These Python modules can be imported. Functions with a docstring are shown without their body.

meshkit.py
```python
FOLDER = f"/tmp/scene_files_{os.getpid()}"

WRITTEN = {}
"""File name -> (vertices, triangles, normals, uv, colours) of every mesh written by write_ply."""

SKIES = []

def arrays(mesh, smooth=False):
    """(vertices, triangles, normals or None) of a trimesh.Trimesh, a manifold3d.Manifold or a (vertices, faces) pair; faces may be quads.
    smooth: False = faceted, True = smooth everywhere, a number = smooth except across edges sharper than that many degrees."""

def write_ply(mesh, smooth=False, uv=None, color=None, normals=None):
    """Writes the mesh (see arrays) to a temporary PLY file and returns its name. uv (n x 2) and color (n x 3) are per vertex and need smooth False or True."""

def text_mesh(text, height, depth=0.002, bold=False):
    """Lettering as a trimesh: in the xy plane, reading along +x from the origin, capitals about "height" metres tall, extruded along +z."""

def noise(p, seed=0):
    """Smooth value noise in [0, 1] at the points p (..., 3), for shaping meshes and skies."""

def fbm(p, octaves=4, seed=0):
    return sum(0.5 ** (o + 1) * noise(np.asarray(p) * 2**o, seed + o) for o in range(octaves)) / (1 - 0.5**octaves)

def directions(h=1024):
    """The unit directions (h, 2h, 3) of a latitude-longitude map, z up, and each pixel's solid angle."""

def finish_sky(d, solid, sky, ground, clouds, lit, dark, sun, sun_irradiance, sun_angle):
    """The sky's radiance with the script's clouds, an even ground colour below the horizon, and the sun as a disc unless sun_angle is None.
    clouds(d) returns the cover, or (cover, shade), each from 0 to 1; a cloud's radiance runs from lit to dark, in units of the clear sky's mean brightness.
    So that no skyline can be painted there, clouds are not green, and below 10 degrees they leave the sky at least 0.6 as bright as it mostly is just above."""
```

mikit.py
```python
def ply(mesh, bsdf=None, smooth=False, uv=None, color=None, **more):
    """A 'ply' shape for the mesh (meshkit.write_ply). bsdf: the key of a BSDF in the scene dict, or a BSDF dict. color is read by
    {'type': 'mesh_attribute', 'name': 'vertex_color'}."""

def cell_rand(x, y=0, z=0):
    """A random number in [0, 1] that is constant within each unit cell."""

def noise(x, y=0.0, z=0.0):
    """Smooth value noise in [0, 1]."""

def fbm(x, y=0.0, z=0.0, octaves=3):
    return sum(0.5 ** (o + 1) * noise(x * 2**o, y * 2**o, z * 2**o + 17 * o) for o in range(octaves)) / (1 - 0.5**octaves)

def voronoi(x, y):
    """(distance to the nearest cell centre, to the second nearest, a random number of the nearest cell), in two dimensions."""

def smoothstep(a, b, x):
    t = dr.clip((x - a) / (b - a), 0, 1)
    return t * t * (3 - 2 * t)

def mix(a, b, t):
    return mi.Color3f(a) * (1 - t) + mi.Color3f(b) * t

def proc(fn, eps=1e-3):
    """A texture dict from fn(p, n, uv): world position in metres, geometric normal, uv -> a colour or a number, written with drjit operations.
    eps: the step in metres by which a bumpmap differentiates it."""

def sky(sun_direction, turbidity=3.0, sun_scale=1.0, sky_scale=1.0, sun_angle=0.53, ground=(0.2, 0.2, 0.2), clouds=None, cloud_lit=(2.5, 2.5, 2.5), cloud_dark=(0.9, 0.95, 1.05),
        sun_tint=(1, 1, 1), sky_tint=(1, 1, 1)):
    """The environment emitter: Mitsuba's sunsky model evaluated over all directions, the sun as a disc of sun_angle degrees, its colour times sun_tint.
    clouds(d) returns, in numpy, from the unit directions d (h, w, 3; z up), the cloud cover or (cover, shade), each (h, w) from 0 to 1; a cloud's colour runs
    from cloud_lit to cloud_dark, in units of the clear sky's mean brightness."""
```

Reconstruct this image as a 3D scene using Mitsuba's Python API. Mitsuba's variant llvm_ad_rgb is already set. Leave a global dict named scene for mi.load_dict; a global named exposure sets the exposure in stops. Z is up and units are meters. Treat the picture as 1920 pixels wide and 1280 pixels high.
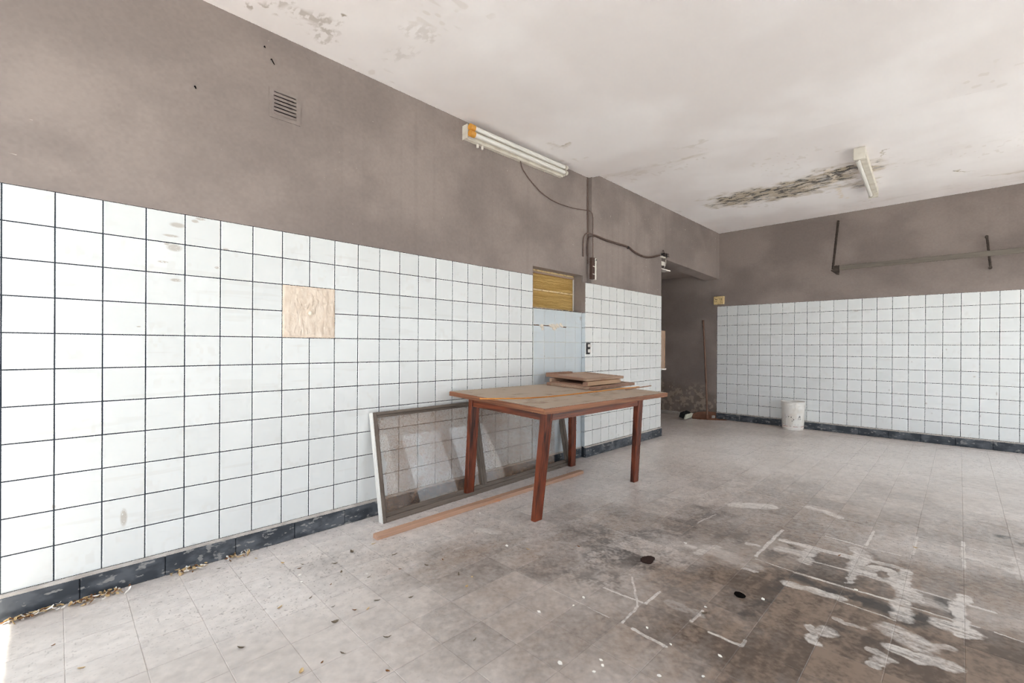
import math, random
import numpy as np
import trimesh
import shapely.geometry as sg
import shapely.affinity as sa
import drjit as dr
import mitsuba as mi
import mikit
import meshkit
from mikit import noise, fbm, cell_rand, smoothstep, mix, proc

scene, labels = {'type': 'scene'}, {}
T4 = mi.ScalarTransform4f
rng = random.Random(7)

# ------------------------------------------------------------------ camera
YAW, PITCH, ROLL, FPX = 0.7807, -0.0015, 0.0057, 847.5
EYE = np.array([2.7098, 0.0, 1.1036])
fw = np.array([-math.sin(YAW) * math.cos(PITCH), math.cos(YAW) * math.cos(PITCH), math.sin(PITCH)])
rt = np.array([math.cos(YAW), math.sin(YAW), 0.0])
up = np.cross(rt, fw)
up = up * math.cos(ROLL) - rt * math.sin(ROLL)
scene['camera'] = {'type': 'perspective', 'fov_axis': 'x', 'fov': math.degrees(2 * math.atan(960 / FPX)),
                   'principal_point_offset_x': 0.0, 'principal_point_offset_y': -11.06 / 1280,
                   'near_clip': 0.05, 'far_clip': 200.0,
                   'to_world': T4().look_at(origin=EYE.tolist(), target=(EYE + fw).tolist(), up=up.tolist())}

# ------------------------------------------------------------------ light: an overcast sky let in by unseen wall openings shaped for the light
scene['sky'] = mikit.sky((0.24, -0.303, 0.92), turbidity=4.0, sun_scale=0.5, sky_scale=1.0, ground=(0.45, 0.44, 0.42),
                         clouds=lambda d: np.ones(d.shape[:2]), cloud_lit=(0.9, 1.0, 1.09), cloud_dark=(0.8, 0.8, 0.8), sun_tint=(0.87, 1.0, 1.1))
exposure = 4.15

# ------------------------------------------------------------------ colours and materials
def lin(r, g, b):
    f = lambda c: (c / 255 / 12.92) if c / 255 <= 0.04045 else ((c / 255 + 0.055) / 1.055) ** 2.4
    return [f(r), f(g), f(b)]

def rgb(r, g, b):
    return {'type': 'rgb', 'value': lin(r, g, b)}

def C3(r, g, b):
    return mi.Color3f(*lin(r, g, b))

def mat(name, base, rough=0.6, spec=0.4, metallic=0.0, bump=None, bump_scale=0.001, two=False, **more):
    d = {'type': 'principled', 'base_color': base, 'roughness': rough, 'specular': spec, 'metallic': metallic, **more}
    if bump is not None:
        d = {'type': 'bumpmap', 'arbitrary': bump, 'scale': bump_scale, 'bsdf': d}
    scene[name] = {'type': 'twosided', 'bsdf': d} if two else d
    return name

def strokes(px, py, segs, mode='soft'):
    """Largest coverage of the listed strokes (x0, y0, x1, y1, width, strength) at a point: 'soft', 'hard' or 'wide' edged."""
    m = mi.Float(0)
    for x0, y0, x1, y1, w, s in segs:
        dx, dy = x1 - x0, y1 - y0
        L2 = max(dx * dx + dy * dy, 1e-9)
        t = dr.clip(((px - x0) * dx + (py - y0) * dy) / L2, 0, 1)
        d = dr.sqrt(dr.square(px - x0 - t * dx) + dr.square(py - y0 - t * dy)) / (w * 0.5)
        if mode == 'wide':
            m = 1 - (1 - m) * (1 - s * dr.exp(-1.1 * d * d))
        else:
            m = dr.maximum(m, s * (dr.clip(1.6 - d, 0, 1) if mode == 'soft' else dr.clip((1.3 - d) * 2.2, 0, 1)))
    return m
FLOOR_CRUST = [(1.949, 3.113, 1.946, 2.62, 0.016, 1), (2.345, 3.483, 2.342, 3.207, 0.014, 0.9), (2.729, 3.67, 2.734, 3.237, 0.014, 0.8), (2.536, 3.567, 2.537, 3.247, 0.012, 0.7), (2.157, 3.192, 2.348, 3.174, 0.012, 0.8), (2.348, 3.174, 2.489, 3.181, 0.012, 0.8), (2.546, 3.366, 2.714, 3.366, 0.012, 0.8), (2.742, 3.575, 2.934, 3.581, 0.01, 0.8), (1.953, 2.585, 2.138, 2.572, 0.009, 0.7), (2.142, 2.568, 2.335, 2.574, 0.016, 0.9), (2.335, 2.574, 2.519, 2.586, 0.016, 0.9), (2.165, 2.766, 2.322, 2.781, 0.014, 0.8), (2.353, 2.775, 2.526, 2.78, 0.012, 0.7), (2.537, 2.778, 2.821, 2.778, 0.016, 0.9), (2.558, 2.579, 2.77, 2.584, 0.012, 0.8), (2.816, 2.583, 2.888, 2.578, 0.01, 0.8), (2.341, 2.418, 2.528, 2.409, 0.01, 0.7), (1.597, 1.951, 1.676, 1.842, 0.009, 0.8), (1.676, 1.842, 1.741, 1.748, 0.009, 0.8), (1.741, 1.748, 1.754, 1.603, 0.01, 0.8), (1.555, 1.772, 1.757, 1.792, 0.01, 0.8), (1.753, 1.8, 1.752, 1.925, 0.013, 0.8), (1.806, 1.596, 1.941, 1.589, 0.016, 1), (1.401, 1.596, 1.697, 1.595, 0.006, 0.5), (1.946, 1.811, 1.948, 1.913, 0.014, 0.7), (2.026, 1.79, 2.14, 1.793, 0.014, 0.8), (2.14, 1.793, 2.14, 1.833, 0.014, 0.8), (1.191, 2.375, 1.459, 2.368, 0.006, 0.4), (1.539, 2.849, 1.566, 3.084, 0.01, 0.6), (1.99, 2.949, 2.142, 2.956, 0.05, 0.8), (2.018, 2.802, 2.134, 2.82, 0.07, 0.6), (2.146, 2.932, 2.136, 2.72, 0.06, 0.7), (2.151, 2.946, 2.313, 2.975, 0.05, 0.85), (2.317, 3.105, 2.344, 3.033, 0.06, 0.75), (2.344, 3.033, 2.345, 2.782, 0.06, 0.75), (2.34, 2.777, 2.347, 2.647, 0.03, 0.7), (2.344, 2.981, 2.495, 2.988, 0.035, 0.7), (2.385, 2.853, 2.423, 2.93, 0.045, 0.8), (2.423, 2.93, 2.476, 2.915, 0.045, 0.8), (2.476, 2.915, 2.509, 2.846, 0.045, 0.8), (2.509, 2.846, 2.465, 2.788, 0.045, 0.8), (2.465, 2.788, 2.41, 2.781, 0.045, 0.8), (2.41, 2.781, 2.385, 2.853, 0.045, 0.8), (2.529, 2.968, 2.53, 2.804, 0.05, 0.8), (2.522, 2.756, 2.563, 2.678, 0.09, 0.8), (2.538, 2.599, 2.542, 2.464, 0.06, 0.75), (2.563, 2.678, 2.664, 2.681, 0.08, 0.4), (2.743, 3.412, 2.896, 3.355, 0.05, 0.55), (2.776, 3.42, 2.921, 3.475, 0.05, 0.35), (2.927, 3.547, 2.922, 3.264, 0.03, 0.5), (2.723, 2.858, 2.722, 2.469, 0.045, 1), (2.671, 2.507, 2.738, 2.513, 0.08, 1), (2.142, 2.412, 2.336, 2.449, 0.05, 0.7), (2.532, 2.314, 2.598, 2.277, 0.1, 0.7), (2.598, 2.277, 2.688, 2.342, 0.04, 0.5), (2.538, 2.182, 2.603, 2.178, 0.055, 0.8), (2.603, 2.178, 2.654, 2.206, 0.055, 0.8), (2.654, 2.206, 2.69, 2.203, 0.055, 0.8), (2.342, 2.108, 2.362, 2.129, 0.06, 0.7), (2.296, 2.115, 2.327, 2.004, 0.03, 0.7), (2.494, 2.104, 2.528, 2.091, 0.03, 0.6), (2.528, 2.091, 2.488, 2.008, 0.03, 0.6), (2.363, 2.242, 2.444, 2.255, 0.03, 0.45), (1.596, 3.375, 1.786, 3.509, 0.1, 0.85), (1.954, 3.696, 2.059, 3.685, 0.055, 0.7), (2.059, 3.685, 2.152, 3.602, 0.055, 0.7), (1.752, 2.531, 1.957, 2.481, 0.11, 0.3), (1.731, 2.51, 1.764, 2.6, 0.03, 0.6), (1.947, 2.432, 1.991, 2.423, 0.03, 0.7), (1.637, 2.49, 1.673, 2.488, 0.04, 0.7), (1.719, 2.434, 1.733, 2.484, 0.04, 0.6), (1.874, 2.751, 1.912, 2.76, 0.035, 0.6), (0.897, 3.269, 0.952, 3.305, 0.04, 0.6), (0.662, 1.802, 0.769, 1.855, 0.06, 0.6), (1.336, 3.369, 1.364, 3.539, 0.03, 0.4), (1.218, 3.197, 1.238, 3.269, 0.03, 0.4), (1.819, 1.879, 1.929, 1.867, 0.05, 0.3)]
FLOOR_DIRT = [(2.16, 2.514, 2.332, 2.488, 0.07, 0.95), (2.354, 2.485, 2.525, 2.49, 0.09, 0.95), (2.566, 2.51, 2.678, 2.53, 0.06, 0.85), (2.686, 2.772, 2.708, 2.653, 0.07, 0.6), (1.146, 2.216, 1.621, 2.264, 0.24, 0.55), (1.359, 1.739, 1.533, 1.843, 0.2, 0.5), (1.407, 2.09, 1.572, 2.156, 0.2, 0.75), (1.294, 2.16, 1.409, 2.43, 0.2, 0.6), (1.466, 2.655, 1.526, 3.17, 0.22, 0.45), (1.796, 2.772, 1.927, 2.905, 0.3, 0.4), (2.05, 2.788, 2.353, 2.695, 0.22, 0.6), (2.369, 2.09, 2.458, 2.157, 0.14, 0.55), (2.099, 2.271, 2.115, 2.564, 0.06, 0.7), (2.927, 3.944, 2.976, 3.891, 0.06, 0.8), (1.414, 1.93, 1.413, 2.187, 0.15, 0.6), (2.123, 2.036, 2.099, 2.271, 0.06, 0.6), (1.24, 1.64, 1.264, 1.86, 0.12, 0.3)]
FLOOR_FILM = [(1.12, 2.548, 2.058, 3.038, 0.55, 0.48), (1.71, 2.079, 2.304, 2.478, 0.55, 0.68), (2.213, 2.324, 2.582, 2.118, 0.7, 0.85), (2.537, 2.329, 2.868, 2.368, 0.9, 0.92), (2.408, 2.938, 2.914, 3.096, 0.6, 0.72), (1.898, 1.835, 2.232, 1.845, 0.42, 0.62), (2.191, 1.687, 2.59, 1.989, 0.45, 0.8), (1.108, 1.787, 1.232, 2.199, 0.4, 0.34), (0.836, 1.267, 0.964, 1.73, 0.25, 0.26), (1.367, 0.933, 1.827, 1.612, 0.6, 0.18), (1.986, 3.368, 2.971, 3.967, 0.8, 0.5), (0.786, 1.694, 1.727, 3.77, 1.0, 0.38), (1.357, 1.343, 1.971, 1.541, 0.8, 0.36), (0.473, 1.057, 1.001, 1.435, 0.5, 0.2), (0.83, 3.896, 2.433, 4.494, 0.8, 0.22), (1.661, 2.181, 2.051, 2.286, 0.3, 0.3)]
FLOOR_PALE = [(2.351, 5.794, 3.118, 6.011, 0.9, 0.5), (0.493, 5.271, 1.919, 5.913, 0.5, 0.4), (1.682, 6.222, 3.096, 6.745, 0.6, 0.3), (0.095, 0.443, 0.513, -0.003, 0.4, 0.25)]  # broad pale strokes; the far ones put floor sheen into the colour, with dust
CEIL_MOULD = [(0.766, 5.73, 1.072, 5.783, 0.5, 0.85), (1.072, 5.783, 1.439, 5.816, 0.5, 0.85), (1.439, 5.816, 1.664, 5.674, 0.5, 0.85), (1.683, 5.568, 1.997, 5.596, 0.4, 0.6), (0.894, 5.798, 1.308, 5.933, 0.25, 0.45), (1.308, 5.933, 1.7, 6.019, 0.25, 0.45), (1.7, 6.019, 1.968, 6.118, 0.25, 0.45), (0.689, 5.602, 1.033, 5.721, 0.2, 1), (1.394, 5.567, 1.709, 5.552, 0.1, 0.9), (1.771, 5.455, 1.975, 5.538, 0.12, 0.9), (0.057, 4.005, 0.576, 4.154, 0.16, 0.3), (0.576, 4.154, 0.988, 4.172, 0.16, 0.3), (2.116, 5.565, 2.56, 5.819, 0.3, 0.2), (2.634, 5.648, 2.894, 5.565, 0.25, 0.2), (1.755, 7.019, 2.534, 6.912, 0.2, 0.22), (2.534, 6.912, 3.174, 7.062, 0.2, 0.22), (2.972, 6.726, 3.156, 6.786, 0.12, 0.5), (0.153, 3.03, 0.292, 3.078, 0.1, 0.45), (0.93, 3.751, 1.153, 3.882, 0.1, 0.3), (2.702, 6.238, 2.817, 6.499, 0.03, 0.6), (2.133, 5.407, 2.225, 5.253, 0.03, 0.5)]
CEIL_MOULD_NEAR = [(0.133, 0.694, 0.191, 0.802, 0.05, 0.6), (0.184, 0.754, 0.307, 0.815, 0.05, 0.45), (0.259, 0.884, 0.272, 0.989, 0.07, 0.55), (0.272, 0.989, 0.232, 1.052, 0.07, 0.55), (0.198, 1.019, 0.142, 1.087, 0.06, 0.4), (0.198, 0.962, 0.342, 1.074, 0.05, 0.3), (0.4, 1.048, 0.405, 1.074, 0.03, 0.9), (0.577, 1.389, 0.583, 1.455, 0.1, 0.25), (0.31, 1.415, 0.377, 1.447, 0.1, 0.2)]
CEIL_PEEL = [(1.775, 5.382, 1.755, 5.914, 0.05, 0.9), (1.755, 5.914, 1.719, 6.533, 0.05, 0.9), (0.844, 5.861, 1.054, 5.845, 0.04, 0.5), (1.054, 5.845, 1.099, 5.994, 0.04, 0.5), (1.318, 5.892, 1.54, 5.819, 0.05, 0.5), (1.538, 5.705, 1.649, 5.971, 0.04, 0.5)]
LEAVES = [(0.357, -0.003), (0.59, 0.064), (0.856, 0.478), (1.144, 0.728), (1.138, 0.656), (1.135, 0.587), (0.835, 0.827), (0.699, 0.787), (0.652, 0.897), (0.683, 0.667), (0.576, 0.982), (0.361, 0.878), (0.395, 0.851), (0.28, 0.812), (0.47, 0.997), (0.713, 1.055), (0.922, 0.881), (0.953, 0.924), (0.946, 0.787), (0.922, 0.983), (0.749, 1.202), (1.058, 1.404), (1.175, 0.886), (0.117, 0.569), (0.069, 0.631), (0.129, 0.732), (1.572, 2.156), (2.023, 2.144), (1.336, 0.796), (1.107, 1.331), (0.997, 1.372), (0.809, 1.317), (1.219, 2.037), (1.045, 1.813), (1.961, 1.898), (2.043, 2.893), (2.26, 2.94), (2.54, 3.36), (1.42, 1.111), (1.003, 1.1), (0.819, 1.409), (0.396, 1.248), (0.406, 1.118), (0.593, 1.264)]
CHIPS = [(1.47, 1.419), (1.724, 1.242), (1.817, 1.356), (1.836, 1.337), (1.832, 1.292), (1.998, 1.431), (1.952, 1.613), (1.841, 1.641), (1.537, 1.64), (1.947, 1.95), (2.106, 1.677), (2.103, 1.533), (0.533, 0.81), (0.461, 0.829), (0.678, 1.063), (1.543, 1.559), (0.474, 0.69), (0.931, 1.763), (0.459, 1.98), (2.378, 2.579), (2.1, 2.191), (1.106, 2.843), (1.614, 2.506)]
LITTER = [(0.008, -0.136), (-0.002, -0.11), (0.016, -0.065), (0.005, -0.012), (0.048, 0.076), (0.05, 0.101), (0.029, 0.127), (0.019, 0.154), (0.04, 0.188), (-0.027, 0.431), (-0.019, 0.462), (0.005, 0.502), (-0.015, 0.646), (-0.035, 0.688)]

YB = 7.2573            # back wall
ZT = 1.745             # top of the tiling
RH = 0.14914           # tile row pitch
LSPOTS = [(0.416, 1.686, .03, .012), (0.404, 1.575, .03, .018), (0.411, 1.418, .022, .008), (0.487, 1.719, .015, .008), (0.509, 1.734, .02, .006), (0.375, 1.588, .012, .006),
          (-0.004, 0.418, .006, .012), (0.221, 0.313, .012, .04), (0.271, 1.187, .008, .003), (0.39, 1.63, .03, .006), (0.36, 1.50, .02, .005), (0.62, 1.60, .015, .006), (0.58, 1.50, .01, .006)]
BSPOTS = [(1.757, 1.588, .025, .008), (0.317, .807, .006, .012), (2.828, .797, .011, .008), (2.091, .594, .008, .007), (2.428, .46, .011, .011), (0.764, .084, .006, .02), (2.876, .359, .006, .01), (1.9, .72, .006, .006), (2.3, .95, .006, .006), (2.6, 1.1, .007, .01), (3.0, .62, .006, .02), (1.2, .5, .005, .008), (2.48, .35, .006, .006), (1.35, 1.0, .008, .004)]

def spots(a, b, lst):
    m = mi.Float(0)
    for ca, cb, ra, rb in lst:
        m = dr.maximum(m, smoothstep(1.3, 0.6, dr.sqrt(dr.square((a - ca) / ra) + dr.square((b - cb) / rb))))
    return m

def tile_fn(axis, spot_list, tint, off):
    def fn(p, n, uv):
        a = p.y if axis == 'y' else p.x
        tone = cell_rand(dr.floor((a - off) / 0.15), dr.floor((ZT - p.z) / RH), 3)
        c = tint * (0.95 + 0.07 * tone)
        grime = smoothstep(0.58, 0.8, fbm(a * 9, p.z * 14, 2.0)) * smoothstep(0.45, 0.75, noise(a * 60, p.z * 40, 1.0))
        c = mix(c, C3(176, 160, 140), 0.10 * grime)
        rub = smoothstep(0.7, 0.8, fbm(a * 3 + 7, p.z * 30, 4.0))
        c = mix(c, C3(185, 178, 168), 0.12 * rub)
        m = spots(a, p.z, spot_list) * smoothstep(0.25, 0.5, noise(a * 180, p.z * 220, 3.0) + 0.25)
        return mix(c, C3(150, 132, 112), 0.5 * m)
    return proc(fn)

def tile_mat(name, tex, alpha=0.09):
    scene[name] = {'type': 'roughplastic', 'diffuse_reflectance': tex, 'alpha': alpha, 'int_ior': 1.5, 'nonlinear': False}
    return name

tile_mat('glazed_left', tile_fn('y', LSPOTS, mi.Color3f(.735, .75, .745), -0.1533))
tile_mat('glazed_back', tile_fn('x', BSPOTS, mi.Color3f(.79, .805, .795), 0.019))
tile_mat('glazed_pier', tile_fn('y', [(5.243, .494, .008, .025), (4.35, .14, .02, .006)], mi.Color3f(.79, .795, .775), 3.858))
tile_mat('glazed_recess', tile_fn('y', [(3.70, 1.39, .012, .022), (3.15, 1.02, .006, .01)], mi.Color3f(.60, .65, .68), -0.003))
mat('grout_dark', rgb(42, 48, 56), 0.9, 0.2)
mat('grout_white', rgb(196, 196, 190), 0.9, 0.2)

def plaster_fn(p, n, uv):
    a = p.x + p.y * 1.0
    m = fbm(a * 1.7, p.z * 2.3, p.y * 0.7, 4)
    c = mix(C3(131, 120, 115), C3(149, 137, 131), smoothstep(0.3, 0.7, m))
    drip = smoothstep(0.55, 0.85, noise(a * 26, p.z * 0.9, 5.0)) * smoothstep(0.4, 0.6, noise(a * 1.1, p.z * .5, 8.0))
    c = mix(c, C3(118, 108, 103), 0.12 * drip)
    fleck = smoothstep(0.965, 0.98, noise(a * 45, p.z * 45, p.x * 45))
    c = mix(c, C3(206, 194, 184), 0.6 * fleck)
    return c * (0.93 + 0.14 * fbm(a * 70, p.z * 70, 1.0, 4))

mat('plaster', proc(plaster_fn), 0.75, 0.25, bump=proc(lambda p, n, uv: fbm((p.x + p.y) * 38, p.z * 38, p.x * 9, 3)), bump_scale=0.0016)

def corridor_fn(p, n, uv):
    c = plaster_fn(p, n, uv)
    damp = smoothstep(0.1, 0.7, strokes(p.x + 0.2 * (fbm(p.x * 6, p.z * 6, 2.0) - 0.5), p.z + 0.3 * (fbm(p.x * 6, p.z * 6, 7.0) - 0.5), [(-0.8, 0.2, -0.1, 0.12, 0.55, 1.0)]))
    peel = smoothstep(0.5, 0.62, fbm(p.x * 22, p.z * 22, 4.0)) * damp
    c = mix(c, C3(118, 105, 92), 0.7 * damp * noise(p.x * 14, p.z * 14, 2.0))
    return mix(c, C3(176, 160, 144), 0.6 * peel)

mat('plaster_damp', proc(corridor_fn), 0.85, 0.2, bump=proc(lambda p, n, uv: fbm(p.x * 45, p.z * 45, 3.0, 3)), bump_scale=0.004)

def ceiling_fn(p, n, uv):
    m = fbm(p.x * 1.3, p.y * 1.3, 1.0, 4)
    c = mix(C3(224, 217, 215), C3(234, 229, 228), smoothstep(0.3, 0.7, m))
    wob = (fbm(p.x * 9, p.y * 9, 3.0, 4) - 0.5)
    g = strokes(p.x + wob * 0.3, p.y + (fbm(p.x * 9, p.y * 9, 9.0, 4) - 0.5) * 0.3, CEIL_MOULD)
    tex = fbm(p.x * 10, p.y * 18, 5.0, 5)
    g = smoothstep(0.12, 0.85, g * (0.25 + 1.4 * tex))
    dark_spot = smoothstep(0.46, 0.62, fbm(p.x * 17, p.y * 30, 6.0, 5)) * smoothstep(0.35, 0.8, g)
    c = mix(c, mix(C3(172, 158, 138), C3(58, 50, 42), dark_spot), 0.9 * g)
    h = strokes(p.x + wob * 0.12, p.y + wob * 0.12, CEIL_MOULD_NEAR)
    h = h * smoothstep(0.42, 0.62, fbm(p.x * 26, p.y * 40, 2.0, 4))
    c = mix(c, C3(140, 124, 108), 0.9 * h)
    w = strokes(p.x + wob * 0.1, p.y + wob * 0.1, CEIL_PEEL) * smoothstep(0.4, 0.55, fbm(p.x * 30, p.y * 30, 7.0))
    c = mix(c, C3(226, 214, 200), 0.85 * w)
    spk = smoothstep(0.66, 0.76, fbm(p.x * 2.1, p.y * 2.1, 12.0)) * smoothstep(0.7, 0.85, noise(p.x * 34, p.y * 20, 2.0))
    return mix(c, C3(190, 178, 166), 0.25 * spk)

mat('ceiling_paint', proc(ceiling_fn), 0.8, 0.2, bump=proc(lambda p, n, uv: fbm(p.x * 16, p.y * 16, 3.0, 4)), bump_scale=0.004)

def floor_fn(p, n, uv):
    fx, fy = (p.x + 0.029) / 0.197, (p.y - 0.025) / 0.197
    tone = cell_rand(dr.floor(fx), dr.floor(fy), 1)
    big = fbm(p.x * 0.9, p.y * 0.9, 2.0, 4)
    c = mix(C3(187, 178, 172), C3(210, 203, 199), smoothstep(0.25, 0.75, big)) * (0.955 + 0.06 * tone)
    fine = fbm(p.x * 34, p.y * 34, 1.0, 4)
    c = c * (0.86 + 0.28 * fine)
    wx, wy = fbm(p.x * 7, p.y * 7, 4.0, 5) - 0.5, fbm(p.x * 7, p.y * 7, 11.0, 5) - 0.5
    streak = fbm(p.x * 26, p.y * 7, 3.0, 5)
    film = strokes(p.x + wx * 0.3, p.y + wy * 0.3, FLOOR_FILM, 'wide')
    grain = 0.5 * (streak - 0.5) + 0.5 * (fbm(p.x * 60, p.y * 60, 9.0, 3) - 0.5) + 0.35 * (fbm(p.x * 4, p.y * 4, 21.0, 4) - 0.5) - 0.10 * (tone - 0.5)
    soil = mix(C3(80, 66, 56), C3(128, 110, 96), smoothstep(0.3, 0.7, 0.45 * streak + 0.35 * fbm(p.x * 70, p.y * 70, 9.0, 3) + 0.2 * fine + 0.26 * (tone - 0.5)))
    c = mix(c, soil, dr.clip(film * 1.06 + grain * 2.2 * film * (1.05 - film), 0, 0.95))
    d = strokes(p.x + wx * 0.22, p.y + wy * 0.22, FLOOR_DIRT)
    d = d * smoothstep(0.3, 0.85, 0.1 + 0.8 * fbm(p.x * 14, p.y * 14, 3.0, 5) + 0.35 * noise(p.x * 90, p.y * 90, 5.0) - 0.2 * tone)
    c = mix(c, C3(64, 60, 58), dr.clip(d * 1.1, 0, 0.9))
    d2 = strokes(p.x + wx * 0.05, p.y + wy * 0.05, FLOOR_DIRT[:4]) * smoothstep(0.28, 0.5, fbm(p.x * 20, p.y * 20, 8.0, 4))
    c = mix(c, C3(58, 56, 56), 0.9 * d2)
    hx, hy = fbm(p.x * 31, p.y * 31, 14.0, 4) - 0.5, fbm(p.x * 31, p.y * 31, 19.0, 4) - 0.5
    w = dr.maximum(strokes(p.x + wx * 0.05 + hx * 0.03, p.y + wy * 0.05 + hy * 0.03, [s for s in FLOOR_CRUST if s[4] > .02], 'hard'),
                   strokes(p.x + hx * 0.010, p.y + hy * 0.010, [s for s in FLOOR_CRUST if s[4] <= .02], 'hard'))
    brush = 0.6 * fbm(p.x * 13, p.y * 75, 6.0, 4) + 0.4 * fbm(p.x * 110, p.y * 110, 2.0, 3)
    w = dr.clip(w * 1.1 + (brush - 0.56) * 2.6 * w, 0, 1)
    c = mix(c, C3(208, 202, 197), 0.88 * w)
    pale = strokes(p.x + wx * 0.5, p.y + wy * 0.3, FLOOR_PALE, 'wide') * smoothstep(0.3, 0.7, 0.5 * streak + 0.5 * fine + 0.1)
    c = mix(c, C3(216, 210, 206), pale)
    grit = smoothstep(0.80, 0.9, noise(p.x * 130, p.y * 130, 2.0))
    return mix(c, C3(92, 80, 72), 0.4 * grit * smoothstep(0.35, 0.6, big))

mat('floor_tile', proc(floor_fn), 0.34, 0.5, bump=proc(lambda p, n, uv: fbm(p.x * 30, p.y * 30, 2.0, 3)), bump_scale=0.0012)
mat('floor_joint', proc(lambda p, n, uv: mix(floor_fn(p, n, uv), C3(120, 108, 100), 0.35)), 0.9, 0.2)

def skirting_fn(p, n, uv):
    a = p.x + p.y
    m = fbm(a * 12, p.z * 20, 3.0, 4)
    c = mix(C3(50, 55, 62), C3(84, 88, 94), smoothstep(0.35, 0.7, m))
    s = smoothstep(0.64, 0.74, fbm(a * 30, p.z * 60, 1.0, 4))
    return mix(c, C3(150, 148, 146), 0.7 * s)

mat('skirting', proc(skirting_fn), 0.5, 0.4)
mat('mortar', proc(lambda p, n, uv: mix(C3(158, 150, 144), C3(198, 192, 186), fbm((p.x + p.y) * 25, p.z * 40, 1.0))), 0.9, 0.2)

def wood_fn(axis, dark, light, dust=0.0, dustc=(168, 152, 136), scale=1.0):
    def fn(p, n, uv):
        a, b, c = {'x': (p.x, p.y, p.z), 'y': (p.y, p.x, p.z), 'z': (p.z, p.x, p.y)}[axis]
        w = fbm(a * 2.2 * scale, b * 26 * scale, c * 26 * scale, 3)
        g = noise(a * 5 * scale + 3 * w, b * 130 * scale, c * 130 * scale)
        col = mix(C3(*dark), C3(*light), smoothstep(0.25, 0.75, 0.65 * w + 0.35 * g))
        if dust:
            col = mix(col, C3(*dustc), dust * smoothstep(0.08, 0.45, fbm(a * 9, b * 16, c * 16, 4)))
        return col
    return proc(fn)

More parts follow.
